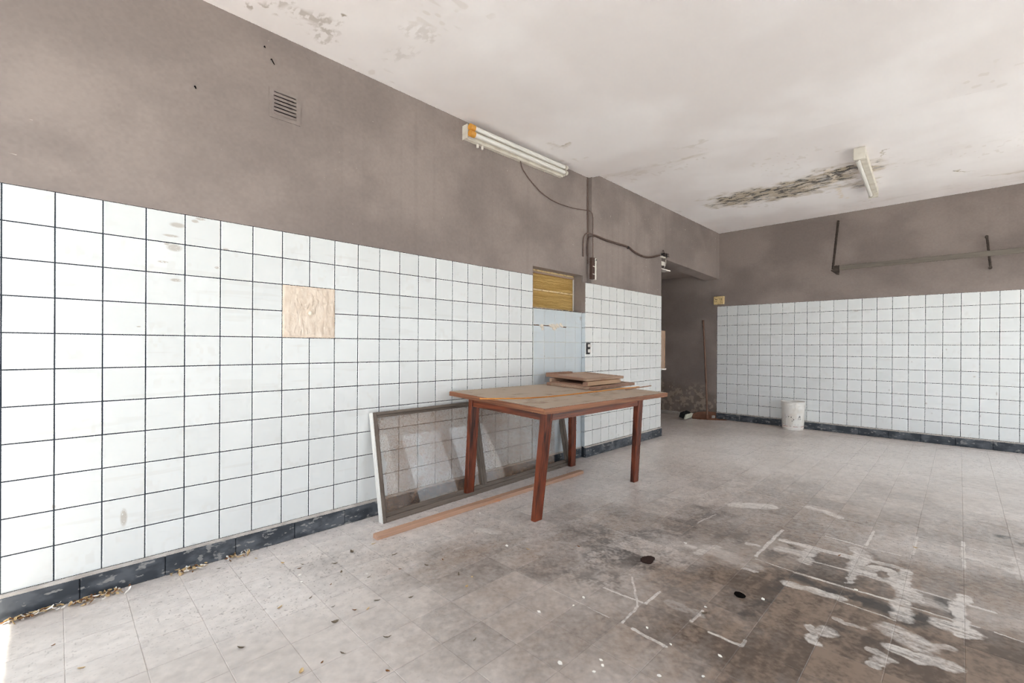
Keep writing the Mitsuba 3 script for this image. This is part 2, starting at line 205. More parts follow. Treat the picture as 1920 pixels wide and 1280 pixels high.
mat('leg_wood', wood_fn('z', (50, 21, 13), (124, 58, 32)), 0.34, 0.5)
mat('apron_wood_x', wood_fn('x', (66, 29, 17), (134, 66, 36)), 0.34, 0.5)
mat('apron_wood_y', wood_fn('y', (66, 29, 17), (134, 66, 36)), 0.34, 0.5)
mat('top_wood', wood_fn('y', (122, 100, 82), (146, 124, 106), 0.9, (166, 150, 134)), 0.6, 0.35)
mat('edge_wood_x', wood_fn('x', (98, 58, 38), (152, 100, 70)), 0.45, 0.4)
mat('edge_wood_y', wood_fn('y', (98, 58, 38), (152, 100, 70)), 0.45, 0.4)
mat('panel_wood', wood_fn('y', (124, 84, 62), (168, 130, 104), 0.4, (176, 158, 140)), 0.55, 0.4)
mat('panel_wood_dark', wood_fn('x', (104, 62, 44), (146, 100, 76), 0.25, (176, 158, 140)), 0.5, 0.4)
mat('panel_wood_pale', wood_fn('y', (166, 128, 96), (190, 156, 124), 0.2), 0.55, 0.4)
mat('yellow_wood', wood_fn('y', (176, 108, 44), (212, 146, 74)), 0.5, 0.4)
mat('batten_wood', wood_fn('y', (150, 84, 48), (196, 132, 90), 0.55, (178, 158, 142)), 0.55, 0.4)
mat('grey_wood', wood_fn('y', (64, 55, 49), (104, 93, 85), 0.35, (140, 128, 118)), 0.75, 0.3)
mat('grey_wood_z', wood_fn('z', (64, 55, 49), (104, 93, 85), 0.35, (140, 128, 118)), 0.75, 0.3)
mat('chalk_paint', proc(lambda p, n, uv: mix(C3(200, 196, 190), C3(226, 224, 220), fbm(p.z * 20, p.y * 90, p.x * 90))), 0.8, 0.3)
mat('handle_wood', wood_fn('z', (98, 74, 62), (140, 110, 94)), 0.6, 0.3)

scene['window_glass'] = {'type': 'thindielectric', 'int_ior': 1.5}
mat('glass_dust', rgb(150, 122, 100), 0.95, 0.1, two=True)
scene['amber_glass'] = {'type': 'principledthin', 'base_color': proc(lambda p, n, uv: mix(C3(176, 142, 84), C3(204, 174, 116), smoothstep(0.2, 0.8, noise(p.y * 5, p.z * 260 + 3 * noise(p.y * 24, p.z * 24, 2.0), 1.0)))),
                        'roughness': 0.35, 'diff_trans': 0.5, 'spec_trans': 0.0}

def white_enamel(name, dirty=0.25, base=(214, 208, 196)):
    return mat(name, proc(lambda p, n, uv: mix(C3(*base), C3(150, 132, 108), dirty * smoothstep(0.4, 0.75, fbm(p.x * 14, p.y * 14, p.z * 14, 4)))), 0.35, 0.5)

white_enamel('lamp_enamel')
mat('tube_glass', rgb(224, 221, 214), 0.12, 0.5)
mat('amber_plastic', rgb(206, 146, 60), 0.4, 0.5)
mat('steel_cap', rgb(176, 168, 156), 0.35, 0.5, 0.6)
mat('black_plastic', rgb(32, 30, 30), 0.45, 0.4)
mat('brown_bakelite', rgb(72, 52, 44), 0.5, 0.4)
mat('cream_plastic', proc(lambda p, n, uv: mix(C3(214, 190, 142), C3(176, 144, 96), smoothstep(0.5, 0.7, fbm(p.x * 40, p.y * 40, p.z * 40, 3)))), 0.45, 0.4)
mat('white_plastic', rgb(222, 216, 208), 0.4, 0.5)
mat('cable_paint', rgb(108, 90, 82), 0.6, 0.3)
mat('cable_dark', rgb(78, 62, 56), 0.6, 0.3)
mat('iron', proc(lambda p, n, uv: mix(C3(52, 44, 40), C3(84, 74, 66), fbm(p.x * 30, p.y * 30, p.z * 30))), 0.6, 0.4, 0.3)
mat('rail_paint', proc(lambda p, n, uv: mix(C3(98, 90, 82), C3(120, 112, 102), fbm(p.x * 12, p.y * 30, p.z * 60))), 0.6, 0.4)
mat('hole_dark', rgb(18, 16, 15), 0.95, 0.0)
mat('rust', proc(lambda p, n, uv: mix(C3(92, 60, 44), C3(134, 96, 76), fbm(p.x * 22, p.y * 22, p.z * 22, 4))), 0.75, 0.3)
mat('bristle', rgb(30, 30, 30), 0.8, 0.2)
mat('brush_block', rgb(206, 204, 186), 0.6, 0.3)
mat('white_lump', proc(lambda p, n, uv: mix(C3(232, 226, 216), C3(206, 192, 172), fbm(p.x * 90, p.y * 90, p.z * 90))), 0.9, 0.2)
mat('brown_gap', rgb(92, 66, 46), 0.9, 0.1)
mat('patch_plaster', proc(lambda p, n, uv: mix(C3(216, 198, 180), C3(228, 213, 197), smoothstep(0.3, 0.7, 0.5 * fbm(p.y * 10, p.z * 10, 2.0, 4) + 0.5 * fbm(p.y * 90, p.z * 30, 5.0, 3)))), 0.4, 0.5,
    bump=proc(lambda p, n, uv: fbm(p.y * 70, p.z * 22, 2.0, 4)), bump_scale=0.012)
mat('board_beige', proc(lambda p, n, uv: mix(C3(150, 124, 106), C3(174, 150, 132), fbm(p.x * 18, p.y * 18, p.z * 8))), 0.7, 0.3)
mat('leaf_brown', rgb(120, 84, 54), 0.8, 0.2, two=True)
mat('leaf_tan', rgb(190, 164, 124), 0.8, 0.2, two=True)
mat('leaf_grey', rgb(108, 96, 82), 0.8, 0.2, two=True)
mat('chip_white', rgb(232, 228, 222), 0.8, 0.3, two=True)
mat('dark_lump', rgb(48, 34, 30), 0.9, 0.2)
mat('paving', rgb(193, 195, 197), 0.9, 0.2)  # outside ground, kept pale so it throws light up to the ceiling
mat('bounce_paint', rgb(222, 222, 223), 0.8, 0.2)  # paint of the two unseen walls, made pale to bounce more light
mat('outer_render', rgb(190, 184, 176), 0.9, 0.2)

# ------------------------------------------------------------------ mesh helpers
def box(lo, hi, ch=0.0):
    lo, hi = np.array(lo, float), np.array(hi, float)
    if ch <= 0:
        m = trimesh.creation.box(extents=hi - lo)
        m.apply_translation((lo + hi) / 2)
        return m
    pts = []
    for i in range(8):
        s = np.array([(i >> k) & 1 for k in range(3)])
        c = np.where(s, hi, lo)
        inn = np.where(s, -1, 1) * ch
        for k in range(3):
            p = c + inn
            p[k] = c[k]
            pts.append(p)
    return trimesh.convex.convex_hull(np.array(pts))

def hull(pts):
    return trimesh.convex.convex_hull(np.array(pts, float))

def join(*ms):
    return trimesh.util.concatenate(list(ms))

def prism(poly, t0, t1, frame):
    """Extrudes a shapely polygon in the (a, b) plane from t0 to t1; frame = (origin, a, b, normal)."""
    m = trimesh.creation.extrude_polygon(poly, t1 - t0, engine='earcut')
    m.apply_translation([0, 0, t0])
    o, a, b, n = (np.array(x, float) for x in frame)
    M = np.eye(4)
    M[:3, 0], M[:3, 1], M[:3, 2], M[:3, 3] = a, b, n, o
    m.apply_transform(M)
    if np.linalg.det(M[:3, :3]) < 0:
        m.invert()
    trimesh.repair.fix_normals(m)
    return m

YZ = ((0, 0, 0), (0, 1, 0), (0, 0, 1), (1, 0, 0))
XZ = ((0, 0, 0), (1, 0, 0), (0, 0, 1), (0, -1, 0))
XY = ((0, 0, 0), (1, 0, 0), (0, 1, 0), (0, 0, 1))

def tube(pts, r, sides=8):
    p = np.array(pts, float)
    t = np.gradient(p, axis=0)
    t /= np.linalg.norm(t, axis=1, keepdims=True)
    ref = np.array([0.31, 0.22, 0.93]) if abs(t[:, 2]).mean() < 0.8 else np.array([0.93, 0.22, 0.31])
    a = np.cross(t, ref); a /= np.linalg.norm(a, axis=1, keepdims=True)
    b = np.cross(t, a)
    ang = np.arange(sides) * 2 * np.pi / sides
    rr = np.broadcast_to(r, (len(p),))
    v = p[:, None] + rr[:, None, None] * (np.cos(ang)[None, :, None] * a[:, None] + np.sin(ang)[None, :, None] * b[:, None])
    n, f = len(p), []
    for i in range(n - 1):
        for j in range(sides):
            k = (j + 1) % sides
            f += [[i * sides + j, (i + 1) * sides + k, i * sides + k], [i * sides + j, (i + 1) * sides + j, (i + 1) * sides + k]]
    V = list(v.reshape(-1, 3)) + [p[0], p[-1]]
    for j in range(sides):
        k = (j + 1) % sides
        f += [[n * sides, j, k], [n * sides + 1, (n - 1) * sides + k, (n - 1) * sides + j]]
    m = trimesh.Trimesh(np.array(V), np.array(f), process=False)
    trimesh.repair.fix_normals(m)
    return m

def smooth_path(pts, n=6):
    p = np.array(pts, float)
    q = np.vstack([2 * p[0] - p[1], p, 2 * p[-1] - p[-2]])
    out = []
    for i in range(1, len(q) - 2):
        for s in np.arange(n) / n:
            a, b, c, d = q[i - 1:i + 3]
            out.append(0.5 * (2 * b + (c - a) * s + (2 * a - 5 * b + 4 * c - d) * s ** 2 + (3 * b - a - 3 * c + d) * s ** 3))
    return np.array(out + [p[-1]])

def lathe(profile, sides=40):
    p = np.array(profile, float)
    ang = np.arange(sides) * 2 * np.pi / sides
    v = np.stack([p[:, :1] * np.cos(ang), p[:, :1] * np.sin(ang), np.repeat(p[:, 1:], sides, 1)], -1).reshape(-1, 3)
    f = []
    for i in range(len(p) - 1):
        for j in range(sides):
            k = (j + 1) % sides
            f += [[i * sides + j, i * sides + k, (i + 1) * sides + k], [i * sides + j, (i + 1) * sides + k, (i + 1) * sides + j]]
    return trimesh.Trimesh(v, f, process=False)

def rough(m, amp, freq, seed=0):
    m = m.copy()
    v = np.array(m.vertices)
    n = np.array(m.vertex_normals)
    m.vertices = v + n * (amp * 2 * (meshkit.fbm(v * freq + seed * 3.7) - 0.5))[:, None]
    return m

def numbered(key):
    if key not in scene and key not in labels:
        return key
    i = 1
    while f'{key}_{i:03d}' in scene or f'{key}_{i:03d}' in labels:
        i += 1
    return f'{key}_{i:03d}'

def obj(name, mesh, m, parent=None, smooth=False, label=None, kind=None, to_world=None):
    key = numbered((parent + '__' if parent else '') + name)
    d = mesh if isinstance(mesh, dict) else mikit.ply(mesh, m, smooth=smooth)
    if isinstance(mesh, dict):
        d = {**mesh, 'bsdf': {'type': 'ref', 'id': m}}
    if to_world is not None:
        d['to_world'] = to_world
    scene[key] = d
    if label or kind:
        labels[key] = {k: v for k, v in (('label', label), ('kind', kind)) if v}
    return key

def thing(name, label, category, group=None):
    key = numbered(name)
    labels[key] = {'label': label, 'category': category}
    if group:
        labels[key]['group'] = group
    return key

def tag(key, label, category, group=None):
    labels[key] = {'label': label, 'category': category}
    if group:
        labels[key]['group'] = group
    return key

def struct(name, mesh, m, label, category, smooth=False):
    k = obj(name, mesh, m, smooth=smooth)
    labels[k] = {'label': label, 'category': category, 'kind': 'structure'}
    return k

# ------------------------------------------------------------------ the shell
RX, FY, CX = 4.5, -0.75, -2.0          # right wall, front wall, end of the side passage
WL, WR = 2.993, 3.735                 # small window in the left wall
left_body = sg.box(FY - .25, ZT, 3.85, 2.95).difference(sg.box(WL, 1.455, WR, 1.825)).difference(sg.box(.846, 2.388, .964, 2.512))
LW = struct('wall_left', prism(left_body, -.25, .003, YZ), 'plaster', 'taupe plaster wall above white tiles on the left side of the room', 'wall')
left_bed = sg.box(FY - .25, -.1, 3.85, ZT).difference(sg.box(WL, 1.455, WR, 1.80))
obj('grout_bed', prism(left_bed, -.25, -.0013, YZ), 'grout_dark', LW, label='dark grout between the tiles')
pier_body = sg.Polygon([(3.83, ZT + .004), (5.345, ZT + .004), (5.345, 2.228), (YB + .1, 2.168), (YB + .1, 2.95), (3.83, 2.95)])
PW = struct('wall_pier', prism(pier_body, -.17, .045, YZ), 'plaster', 'projecting taupe pier and lintel beside the dark passage', 'wall')
obj('grout_bed', box((-.17, 3.724, -.1), (.0487, 5.345, ZT + .004)), 'grout_dark', PW, label='dark grout between the tiles')
back_body = sg.box(CX, -.1, RX + .3, 2.95).difference(sg.box(.017, -.2, RX + .4, ZT + .002))
BW = struct('wall_back', prism(back_body, -YB - .25, -YB, XZ), 'plaster_damp', 'taupe plaster wall above white tiles at the back of the room', 'wall')
obj('grout_bed', box((.017, YB + .0013, -.1), (RX + .3, YB + .25, ZT + .002)), 'grout_dark', BW, label='dark grout between the tiles')
front = sg.box(-.25, -.1, RX + .3, 2.95).difference(sg.box(.06, -.2, 4.0, 2.66))  # unseen wall; its opening is sized for the light it lets in
struct('wall_front', prism(front, -FY, -FY + .25, XZ), 'bounce_paint', 'unseen street-side wall with one wide opening shaped to light the room', 'wall')
right = sg.box(FY, -.1, YB, 2.95).difference(sg.box(4.7, -.2, 7.0, 2.1)).difference(sg.box(2.0, .35, 4.4, 2.15))  # unseen wall; both openings are placed and sized to light the room
struct('wall_right', prism(right, RX, RX + .25, YZ), 'bounce_paint', 'unseen right-hand wall with two openings shaped to light the room', 'wall')
near = sg.Polygon([(-.3, FY - .3), (RX + .3, FY - .3), (RX + .3, 3.838 + .2 * RX), (.003, 3.838), (-.3, 3.838)])
far = sg.Polygon([(-.3, 3.7), (RX + .3, 3.7), (RX + .3, YB + .3), (-.3, YB + .3)])
struct('ceiling', join(prism(near, 2.832, 2.95, XY), prism(far, 2.879, 3.0, XY)), 'ceiling_paint', 'off-white painted ceiling with mould and water stains', 'ceiling')
struct('wall_passage', join(box((CX - .1, 5.0, -.1), (CX, YB, 2.4)), box((CX, 5.1, -.1), (-.17, 5.345, 2.4))), 'plaster_damp', 'taupe plaster walls inside the dark side passage', 'wall')
struct('ceiling_passage', box((CX, 5.1, 2.262), (-.165, YB, 2.4)), 'plaster', 'taupe ceiling of the side passage', 'ceiling')
FL = struct('floor', box((CX, FY - .25, -.12), (RX + .3, YB, -.0012)), 'floor_joint', 'dusty stained floor of square cement tiles', 'floor')
struct('ground', box((-30, -40, -.3), (45, 40, -.13)), 'paving', 'unseen pale paving outside the building, added to bounce light in', 'ground')  # added ground out of view, reflects daylight through the openings

# wall tiles, one entry each
def wall_tile(w, h, th=.0075):
    """A glazed tile in its own frame: face at x = 0 looking along +x, centred in y and z."""
    a, b, e = w / 2, h / 2, .0012
    v = [(-th, s * a, t * b) for s, t in ((-1, -1), (1, -1), (1, 1), (-1, 1))]
    v += [(-e, s * a, t * b) for s, t in ((-1, -1), (1, -1), (1, 1), (-1, 1))]
    v += [(0, s * (a - e), t * (b - e)) for s, t in ((-1, -1), (1, -1), (1, 1), (-1, 1))]
    f = [(8, 9, 10), (8, 10, 11)]
    for k in (0, 4):
        for i in range(4):
            j = (i + 1) % 4
            f += [(k + i, k + j, k + 4 + j), (k + i, k + 4 + j, k + 4 + i)]
    return trimesh.Trimesh(np.array(v, float), np.array(f), process=False)

TILE_PLY = {}
def tile_ply(w, h):
    k = (round(w, 4), round(h, 4))
    if k not in TILE_PLY:
        TILE_PLY[k] = mikit.ply(wall_tile(*k), 'glazed_left')
    return TILE_PLY[k]

def place_tile(holder, m, face, y, z, w, h, wall='x'):
    J = .0042
    if wall == 'x':
        t = T4().translate([face + rng.uniform(0, .0006), y, z])
    else:
        t = T4().translate([y, face - rng.uniform(0, .0006), z]).rotate([0, 0, 1], -90)
    t = t.rotate([0, 1, 0], rng.gauss(0, .16)).rotate([0, 0, 1], rng.gauss(0, .16)).rotate([1, 0, 0], rng.gauss(0, .12))
    return obj('tile', tile_ply(w - J, h - J), m, holder, to_world=t)

def tile_field(holder, m, face, cells, wall='x'):
    """The tiles outside the picture, joined."""
    ms = []
    for y, z, w, h in cells:
        q = wall_tile(w - .0042, h - .0042)
        if wall != 'x':
            q.apply_transform(trimesh.transformations.rotation_matrix(-math.pi / 2, (0, 0, 1)))
        q.apply_translation((face, y, z) if wall == 'x' else (y, face, z))
        ms.append(q)
    obj('tile_field', join(*ms), m, holder, kind='stuff')

def rowz(r, top=ZT):
    return top - (r + .5) * RH

outside = []
for k in range(-8, 21):
    y = -.1533 + .15 * (k + .5)
    for r in range(11):
        if k in (7, 8) and r in (2, 3):
            continue
        if k < 0 and not (k == -1):
            if y > FY + .06:
                outside.append((y, rowz(r), .15, RH))
        else:
            place_tile(LW, 'glazed_left', 0, y, rowz(r), .15, RH)
tile_field(LW, 'glazed_left', 0, outside)
# the small recess of bluish tiles under the window
ry = [2.9985, 3.149, 3.301, 3.459, 3.615, 3.7215]
for a, b in zip(ry[:-1], ry[1:]):
    for r in range(2, 11):
        place_tile(LW, 'glazed_recess', .008, (a + b) / 2, rowz(r), b - a, RH)
obj('recess_grout', box((-.0013, 2.999, .104), (.0068, 3.7235, 1.449)), 'grout_white', LW, label='pale grout between the bluish tiles')
# pier
obj('side', box((-.002, 3.7216, 1.449), (.0492, 3.7238, ZT + .004)), 'plaster', PW)
for r in range(2, 11):
    obj('edge_tile', box((.009, 3.7205, rowz(r) - RH / 2 + .002), (.0495, 3.7235, rowz(r) + RH / 2 - .002), .001), 'glazed_recess', PW)
py = [3.722] + [3.858 + .15 * k for k in range(10)] + [5.345]
for a, b in zip(py[:-1], py[1:]):
    for r in range(11):
        place_tile(PW, 'glazed_pier', .05, (a + b) / 2, rowz(r, ZT + .005), b - a, RH)
# back wall
outside = []
for k in range(0, 41):
    x = .019 + .15 * (k + .5)
    for r in range(11):
        if k < 22:
            place_tile(BW, 'glazed_back', YB, x, rowz(r, ZT + .002), .15, RH, 'y')
        elif x < RX - .05:
            outside.append((x, rowz(r, ZT + .002), .15, RH))
tile_field(BW, 'glazed_back', YB, outside, 'y')

# floor tiles: the 300 that show largest are entries, the others one field
def floor_tile(w=.197 - .0018, th=.004):
    a, e = w / 2, .0012
    c = ((-1, -1), (1, -1), (1, 1), (-1, 1))
    v = [(s * a, t * a, -th) for s, t in c] + [(s * a, t * a, -e) for s, t in c] + [(s * (a - e), t * (a - e), 0) for s, t in c]
    f = [(8, 9, 10), (8, 10, 11)]
    for k in (0, 4):
        for i in range(4):
            j = (i + 1) % 4
            f += [(k + i, k + j, k + 4 + j), (k + i, k + 4 + j, k + 4 + i)]
    return trimesh.Trimesh(np.array(v, float), np.array(f), process=False)

def seen(x, y):
    d = np.array([x, y, 0]) - EYE
    w = d @ fw
    if w < .4:
        return 0
    px, pyy = 960 + FPX * (d @ rt) / w, 651 - FPX * (d @ up) / w
    hidden = x < .02 and y < 5.4
    return 0 if hidden or not (-40 < px < 1960 and pyy < 1330) else 1 / w ** 3

cells = []
for i in range(-10, 33):
    for j in range(-7, 38):
        x, y = -.029 + .197 * (i + .5), .025 + .197 * (j + .5)
        if (x > -.02 or y > 5.45) and x < RX - .05 and FY - .1 < y < YB - .06 and x > CX + .1:
            cells.append((seen(x, y), x, y))
cells.sort(reverse=True)
ft = mikit.ply(floor_tile(), 'floor_tile')
rest = []
for k, (s, x, y) in enumerate(cells):
    dz, a, b = rng.uniform(-.0006, .0006), rng.gauss(0, .12), rng.gauss(0, .12)
    if k < 299 and s > 0:
        obj('tile', ft, 'floor_tile', FL, to_world=T4().translate([x, y, dz]).rotate([1, 0, 0], a).rotate([0, 1, 0], b))
    else:
        q = floor_tile()
        q.apply_translation((x, y, dz))
        rest.append(q)
obj('tile_field', join(*rest), 'floor_tile', FL, kind='stuff')

# skirting of black tiles with a smear of mortar on top
SL = struct('baseboard_left', box((-.003, FY, .093), (.017, 3.72, .1045)), 'mortar', 'black skirting tiles along the foot of the left wall', 'baseboard')
y = .372 - .2955 * 6
while y < 3.70:
    a, b = max(y, FY), min(y + .2955, 3.718)
    obj('tile', box((-.003, a + .0012, 0), (.02 + rng.uniform(0, .001), b - .0012, .094 + rng.uniform(-.002, .001)), .003), 'skirting', SL)
    y += .2955
SP = struct('baseboard_pier', box((.04, 3.722, .096), (.064, 5.345, .108)), 'mortar', 'black skirting tiles along the foot of the pier', 'baseboard')
for a in np.arange(3.722, 5.3, .2705):
    obj('tile', box((.04, a + .0012, 0), (.067 + rng.uniform(0, .001), a + .2693, .097 + rng.uniform(-.002, .001)), .003), 'skirting', SP)
SB = struct('baseboard_back', box((.02, YB - .016, .094), (RX, YB + .003, .1055)), 'mortar', 'black skirting tiles along the foot of the back wall', 'baseboard')
for k in range(21):
    a = .02 + .2955 * k
    if a < RX - .02:
        obj('tile', box((a + .0012, YB - .02 - rng.uniform(0, .001), 0), (min(a + .2943, RX), YB + .003, .095 + rng.uniform(-.002, .001)), .003), 'skirting', SB)
struct('baseboard_passage', box((CX, YB - .03, -.002), (.0, YB, .05), .008), 'mortar', 'low cement edge along the floor of the side passage', 'baseboard')

# plaster patch over four tiles
patch = trimesh.creation.box(extents=(.009, .298, .296))
patch = patch.subdivide_to_size(.012)
v = np.array(patch.vertices)
fr = v[:, 0] > .004
edge = np.maximum(np.abs(v[:, 1]) / .149, np.abs(v[:, 2]) / .148)
v[fr, 0] += .004 * meshkit.fbm(v[fr] * 40) - .0045 * np.clip((edge[fr] - .93) / .07, 0, 1) + .002
patch.vertices = v + np.array([-.001, 1.0467, 1.2975])
PP = obj('plaster_patch', patch, 'patch_plaster', LW, smooth=True, label='square of cream plaster covering four missing tiles')
knob = trimesh.creation.icosphere(3, .012)
knob.apply_scale((1.3, .8, 1.25))
knob = rough(knob, .005, 60, 2)
knob.apply_translation((.016, 1.046, 1.292))
obj('lump', knob, 'white_lump', PP, smooth=True)

# torn-off shelf mark in the recess
obj('gap', join(*[rough(box((.006, a, 1.2955 + dz), (.0092, b, 1.3035 + dz)).subdivide_to_size(.02), .001, 90, i) for i, (a, b, dz) in enumerate(((3.0, 3.075, .0), (3.125, 3.23, .0), (3.42, 3.47, -.006)))]), 'brown_gap', LW)
for a, z, r in ((3.108, 1.292, .020), (3.122, 1.268, .016), (3.228, 1.300, .02), (3.262, 1.303, .022), (3.29, 1.306, .017), (3.278, 1.278, .022), (3.312, 1.285, .016), (3.33, 1.308, .02), (3.352, 1.296, .013), (3.385, 1.312, .018), (3.405, 1.298, .014)):
    q = trimesh.creation.icosphere(2, r)
    q.apply_scale((.55, 1, .9))
    q = rough(q, r * .7, 45, a * 10)
    q.apply_translation((.009, a, z))
    obj('plaster_lump', q, 'white_lump', LW, smooth=True)
# old nails and holes in the plaster
for y, z, ang, ln in ((.482, 2.386, .3, .012), (.831, 2.68, .5, .03), (.796, 2.733, .4, .008)):
    obj('nail', tube([(.001, y, z), (.010, y, z), (.012, y + ln * math.sin(ang), z - ln * math.cos(ang))], .0028, 6), 'hole_dark', LW)

# wall vent: a plaster-rimmed grille with five dark slots
VY0, VY1, VZ0, VZ1 = .846, .964, 2.388, 2.512
ring = sg.box(VY0 - .02, VZ0 - .02, VY1 + .022, VZ1 + .012).buffer(.004).difference(sg.box(VY0, VZ0, VY1, VZ1))
VT = thing('wall_vent', 'small square louvred vent painted into the taupe wall near the ceiling', 'vent')
obj('rim', prism(ring, .001, .008, YZ), 'plaster', VT)
obj('back', box((-.26, VY0 - .01, VZ0 - .01), (-.24, VY1 + .01, VZ1 + .01)), 'plaster', VT)
for k in range(6):
    z0 = VZ0 + .0205 * k
    sl = hull([(.0046, VY0, z0), (.0046, VY1, z0), (.013, VY0, z0 - .003), (.013, VY1, z0 - .003), (.0046, VY0, z0 + .015), (.0046, VY1, z0 + .013), (.0075, VY0, z0 + .015), (.0075, VY1, z0 + .013)])
    obj('slat', sl, 'plaster', VT)

# small louvred window
obj('reveal', box((-.2, 3.7192, 1.452), (.0025, 3.7238, 1.83)), 'plaster', LW)
obj('reveal', box((-.2, WL, 1.452), (.0025, WL + .002, ZT)), 'plaster', LW)
W1 = struct('window_1', join(box((-.125, WL - .01, 1.455), (-.10, WR + .0, 1.472)), box((-.125, WL - .01, 1.80), (-.095, WR, 1.83)), box((-.125, WR - .018, 1.455), (-.095, WR, 1.83)),
                       box((-.125, WL - .01, 1.455), (-.095, WL + .01, 1.83)), box((-.125, WL, 1.63), (-.09, WR - .01, 1.642))), 'cream_plastic', 'small window of amber ribbed glass louvres high in the left wall', 'window')
for z0, z1 in ((1.474, 1.632), (1.645, 1.797)):
    q = box((-.004, WL + .012, -.5 * (z1 - z0)), (.004, WR - .022, .5 * (z1 - z0)), .002)
    q.apply_transform(trimesh.transformations.rotation_matrix(-.06, (0, 1, 0)))
    q.apply_translation((-.104, 0, (z0 + z1) / 2))
    obj('pane', q, 'amber_glass', W1)
obj('clip_rail', box((-.097, WR - .03, 1.47), (-.085, WR - .022, 1.80)), 'chalk_paint', W1)
obj('top_slat', box((-.096, WL + .01, 1.788), (-.08, WR - .02, 1.806), .003), 'board_beige', W1)

# ------------------------------------------------------------------ the table
A0, B0, C0 = np.array([.978, 2.027, .74]), np.array([.054, 2.044, .775]), np.array([.905, 3.52, .74])
ux = B0 - A0; LX = np.linalg.norm(ux); ux /= LX
uy = C0 - A0; uy -= ux * (uy @ ux); LY = np.linalg.norm(uy); uy /= LY
un = np.cross(uy, ux)
def on_top(a, b, h=0.0):
    """a: metres from the front edge to the wall, b: along the front edge from its near corner, h: above the board."""
    return A0 + ux * a + uy * b + un * h
TOPF = (A0, ux, uy, np.cross(ux, uy))
SG = 1.0 if np.cross(ux, uy) @ np.array([0, 0, 1]) > 0 else -1.0
TB = thing('table', 'long reddish-brown wooden table with splayed legs and a dusty top, standing before the tiled wall', 'table')
TH = .03
g = .0012
a_split0, a_split1 = .34, .275          # the seam along the top, hidden under the yellow lath
rear = sg.Polygon([(a_split0 + g, .0), (LX, .0), (LX, LY), (a_split1 + g, LY)])
seam = .785
fr1 = sg.Polygon([(.0, .0), (a_split0 - g, .0), (a_split0 - g - (a_split0 - a_split1) * seam / LY, seam - .002), (.0, seam - .012)])
fr2 = sg.Polygon([(.0, seam - .004), (a_split0 - g - (a_split0 - a_split1) * seam / LY, seam + .002), (a_split1 - g, LY), (.0, LY), (.0, LY)])
fr2 = fr2.difference(sg.Point(0.0, seam + .012).buffer(.016))
def top_piece(poly):
    return prism(poly, -TH, 0, TOPF) if SG > 0 else prism(poly, 0, TH, (A0 - un * 0, ux, uy, -np.cross(ux, uy) * -1))
for poly in (rear, fr1, fr2):
    m = trimesh.creation.extrude_polygon(poly, TH - .004, engine='earcut')
    V = np.array(m.vertices)
    m.vertices = np.array([on_top(p[0], p[1], p[2] - TH) for p in V])
    trimesh.repair.fix_normals(m)
    top = trimesh.creation.extrude_polygon(poly.buffer(-.0015, join_style=2), .004, engine='earcut')
    V = np.array(top.vertices)
    top.vertices = np.array([on_top(p[0], p[1], p[2] - .004) for p in V])
    trimesh.repair.fix_normals(top)
    obj('top_board', join(m, top), 'top_wood', TB)
# solid wood lipping round the top
def strip(a0, b0, a1, b1, h0=-TH - .002, h1=-.001):
    return hull([on_top(a, b, h) for a in (a0, a1) for b in (b0, b1) for h in (h0, h1)])
obj('edge_strip', strip(-.004, -.012, LX, .0), 'edge_wood_x', TB, label='lighter worn edge strip')
obj('edge_strip', strip(-.012, -.012, .0, LY), 'edge_wood_y', TB, label='worn edge strip')
# legs: near outer corner at the top and at the foot, section 42 x 78 mm
def leg(top, foot, h_top, wx=.042, wy=.078, wxb=.038, wyb=.07):
    t, f = np.array(top), np.array(foot)
    pts = []
    for sx, sy in ((0, 0), (1, 0), (0, 1), (1, 1)):
        e = np.array([.003 * (1 - 2 * sx), .003 * (1 - 2 * sy), 0])
        p = t + ux * wx * sx + uy * wy * sy
        q = f + np.array([-wxb * sx, wyb * sy, 0])
        for o in (np.array([e[0] * -1, 0, 0]), np.array([0, e[1], 0])):
            pts += [p + o, q + o]
    return hull(pts)
FLt, FRt = on_top(.075, .09, -TH - .001), on_top(.0, 1.214, -TH - .001)
legs = [((.905, 2.117, .709), (.817, 2.125, 0)), ((.241, 2.092, .736), (.171, 2.106, .034)), ((.908, 3.241, .708), (.828, 3.325, 0)), ((.236, 3.262, .735), (.172, 3.346, 0))]
LK = [obj('leg', leg(t, f, 0), 'leg_wood', TB) for t, f in legs]
q = legs[0]
def leg_point(k, s, dx, dy):
    t, f = np.array(legs[k][0]), np.array(legs[k][1])
    return t + (f - t) * s + np.array([-dx, dy, 0])
def apron(p0, p1, depth, th, hz=.058):
    p0, p1 = np.array(p0, float), np.array(p1, float)
    return hull([p + d + z for p in (p0, p1) for d in (np.zeros(3), np.array(th)) for z in (np.zeros(3), np.array([0, 0, -hz]))])
obj('apron', apron(leg_point(0, .0, .03, .008), leg_point(1, .0, .0, .008), 0, (0, .022, 0), .062), 'apron_wood_x', TB, label='bright orange-brown end rail')
obj('apron', apron(leg_point(0, .0, .006, .06), leg_point(2, .0, .006, .0), 0, (-.022, 0, 0), .066), 'apron_wood_y', TB)
obj('apron', apron(leg_point(2, .0, .03, .05), leg_point(3, .0, .0, .05), 0, (0, .022, 0), .062), 'apron_wood_x', TB)
obj('apron', apron(leg_point(1, .0, .014, .06), leg_point(3, .0, .014, .0), 0, (-.022, 0, 0), .062), 'apron_wood_y', TB)
# a mended block low on the front leg
cf = leg_point(0, .80, 0, 0)

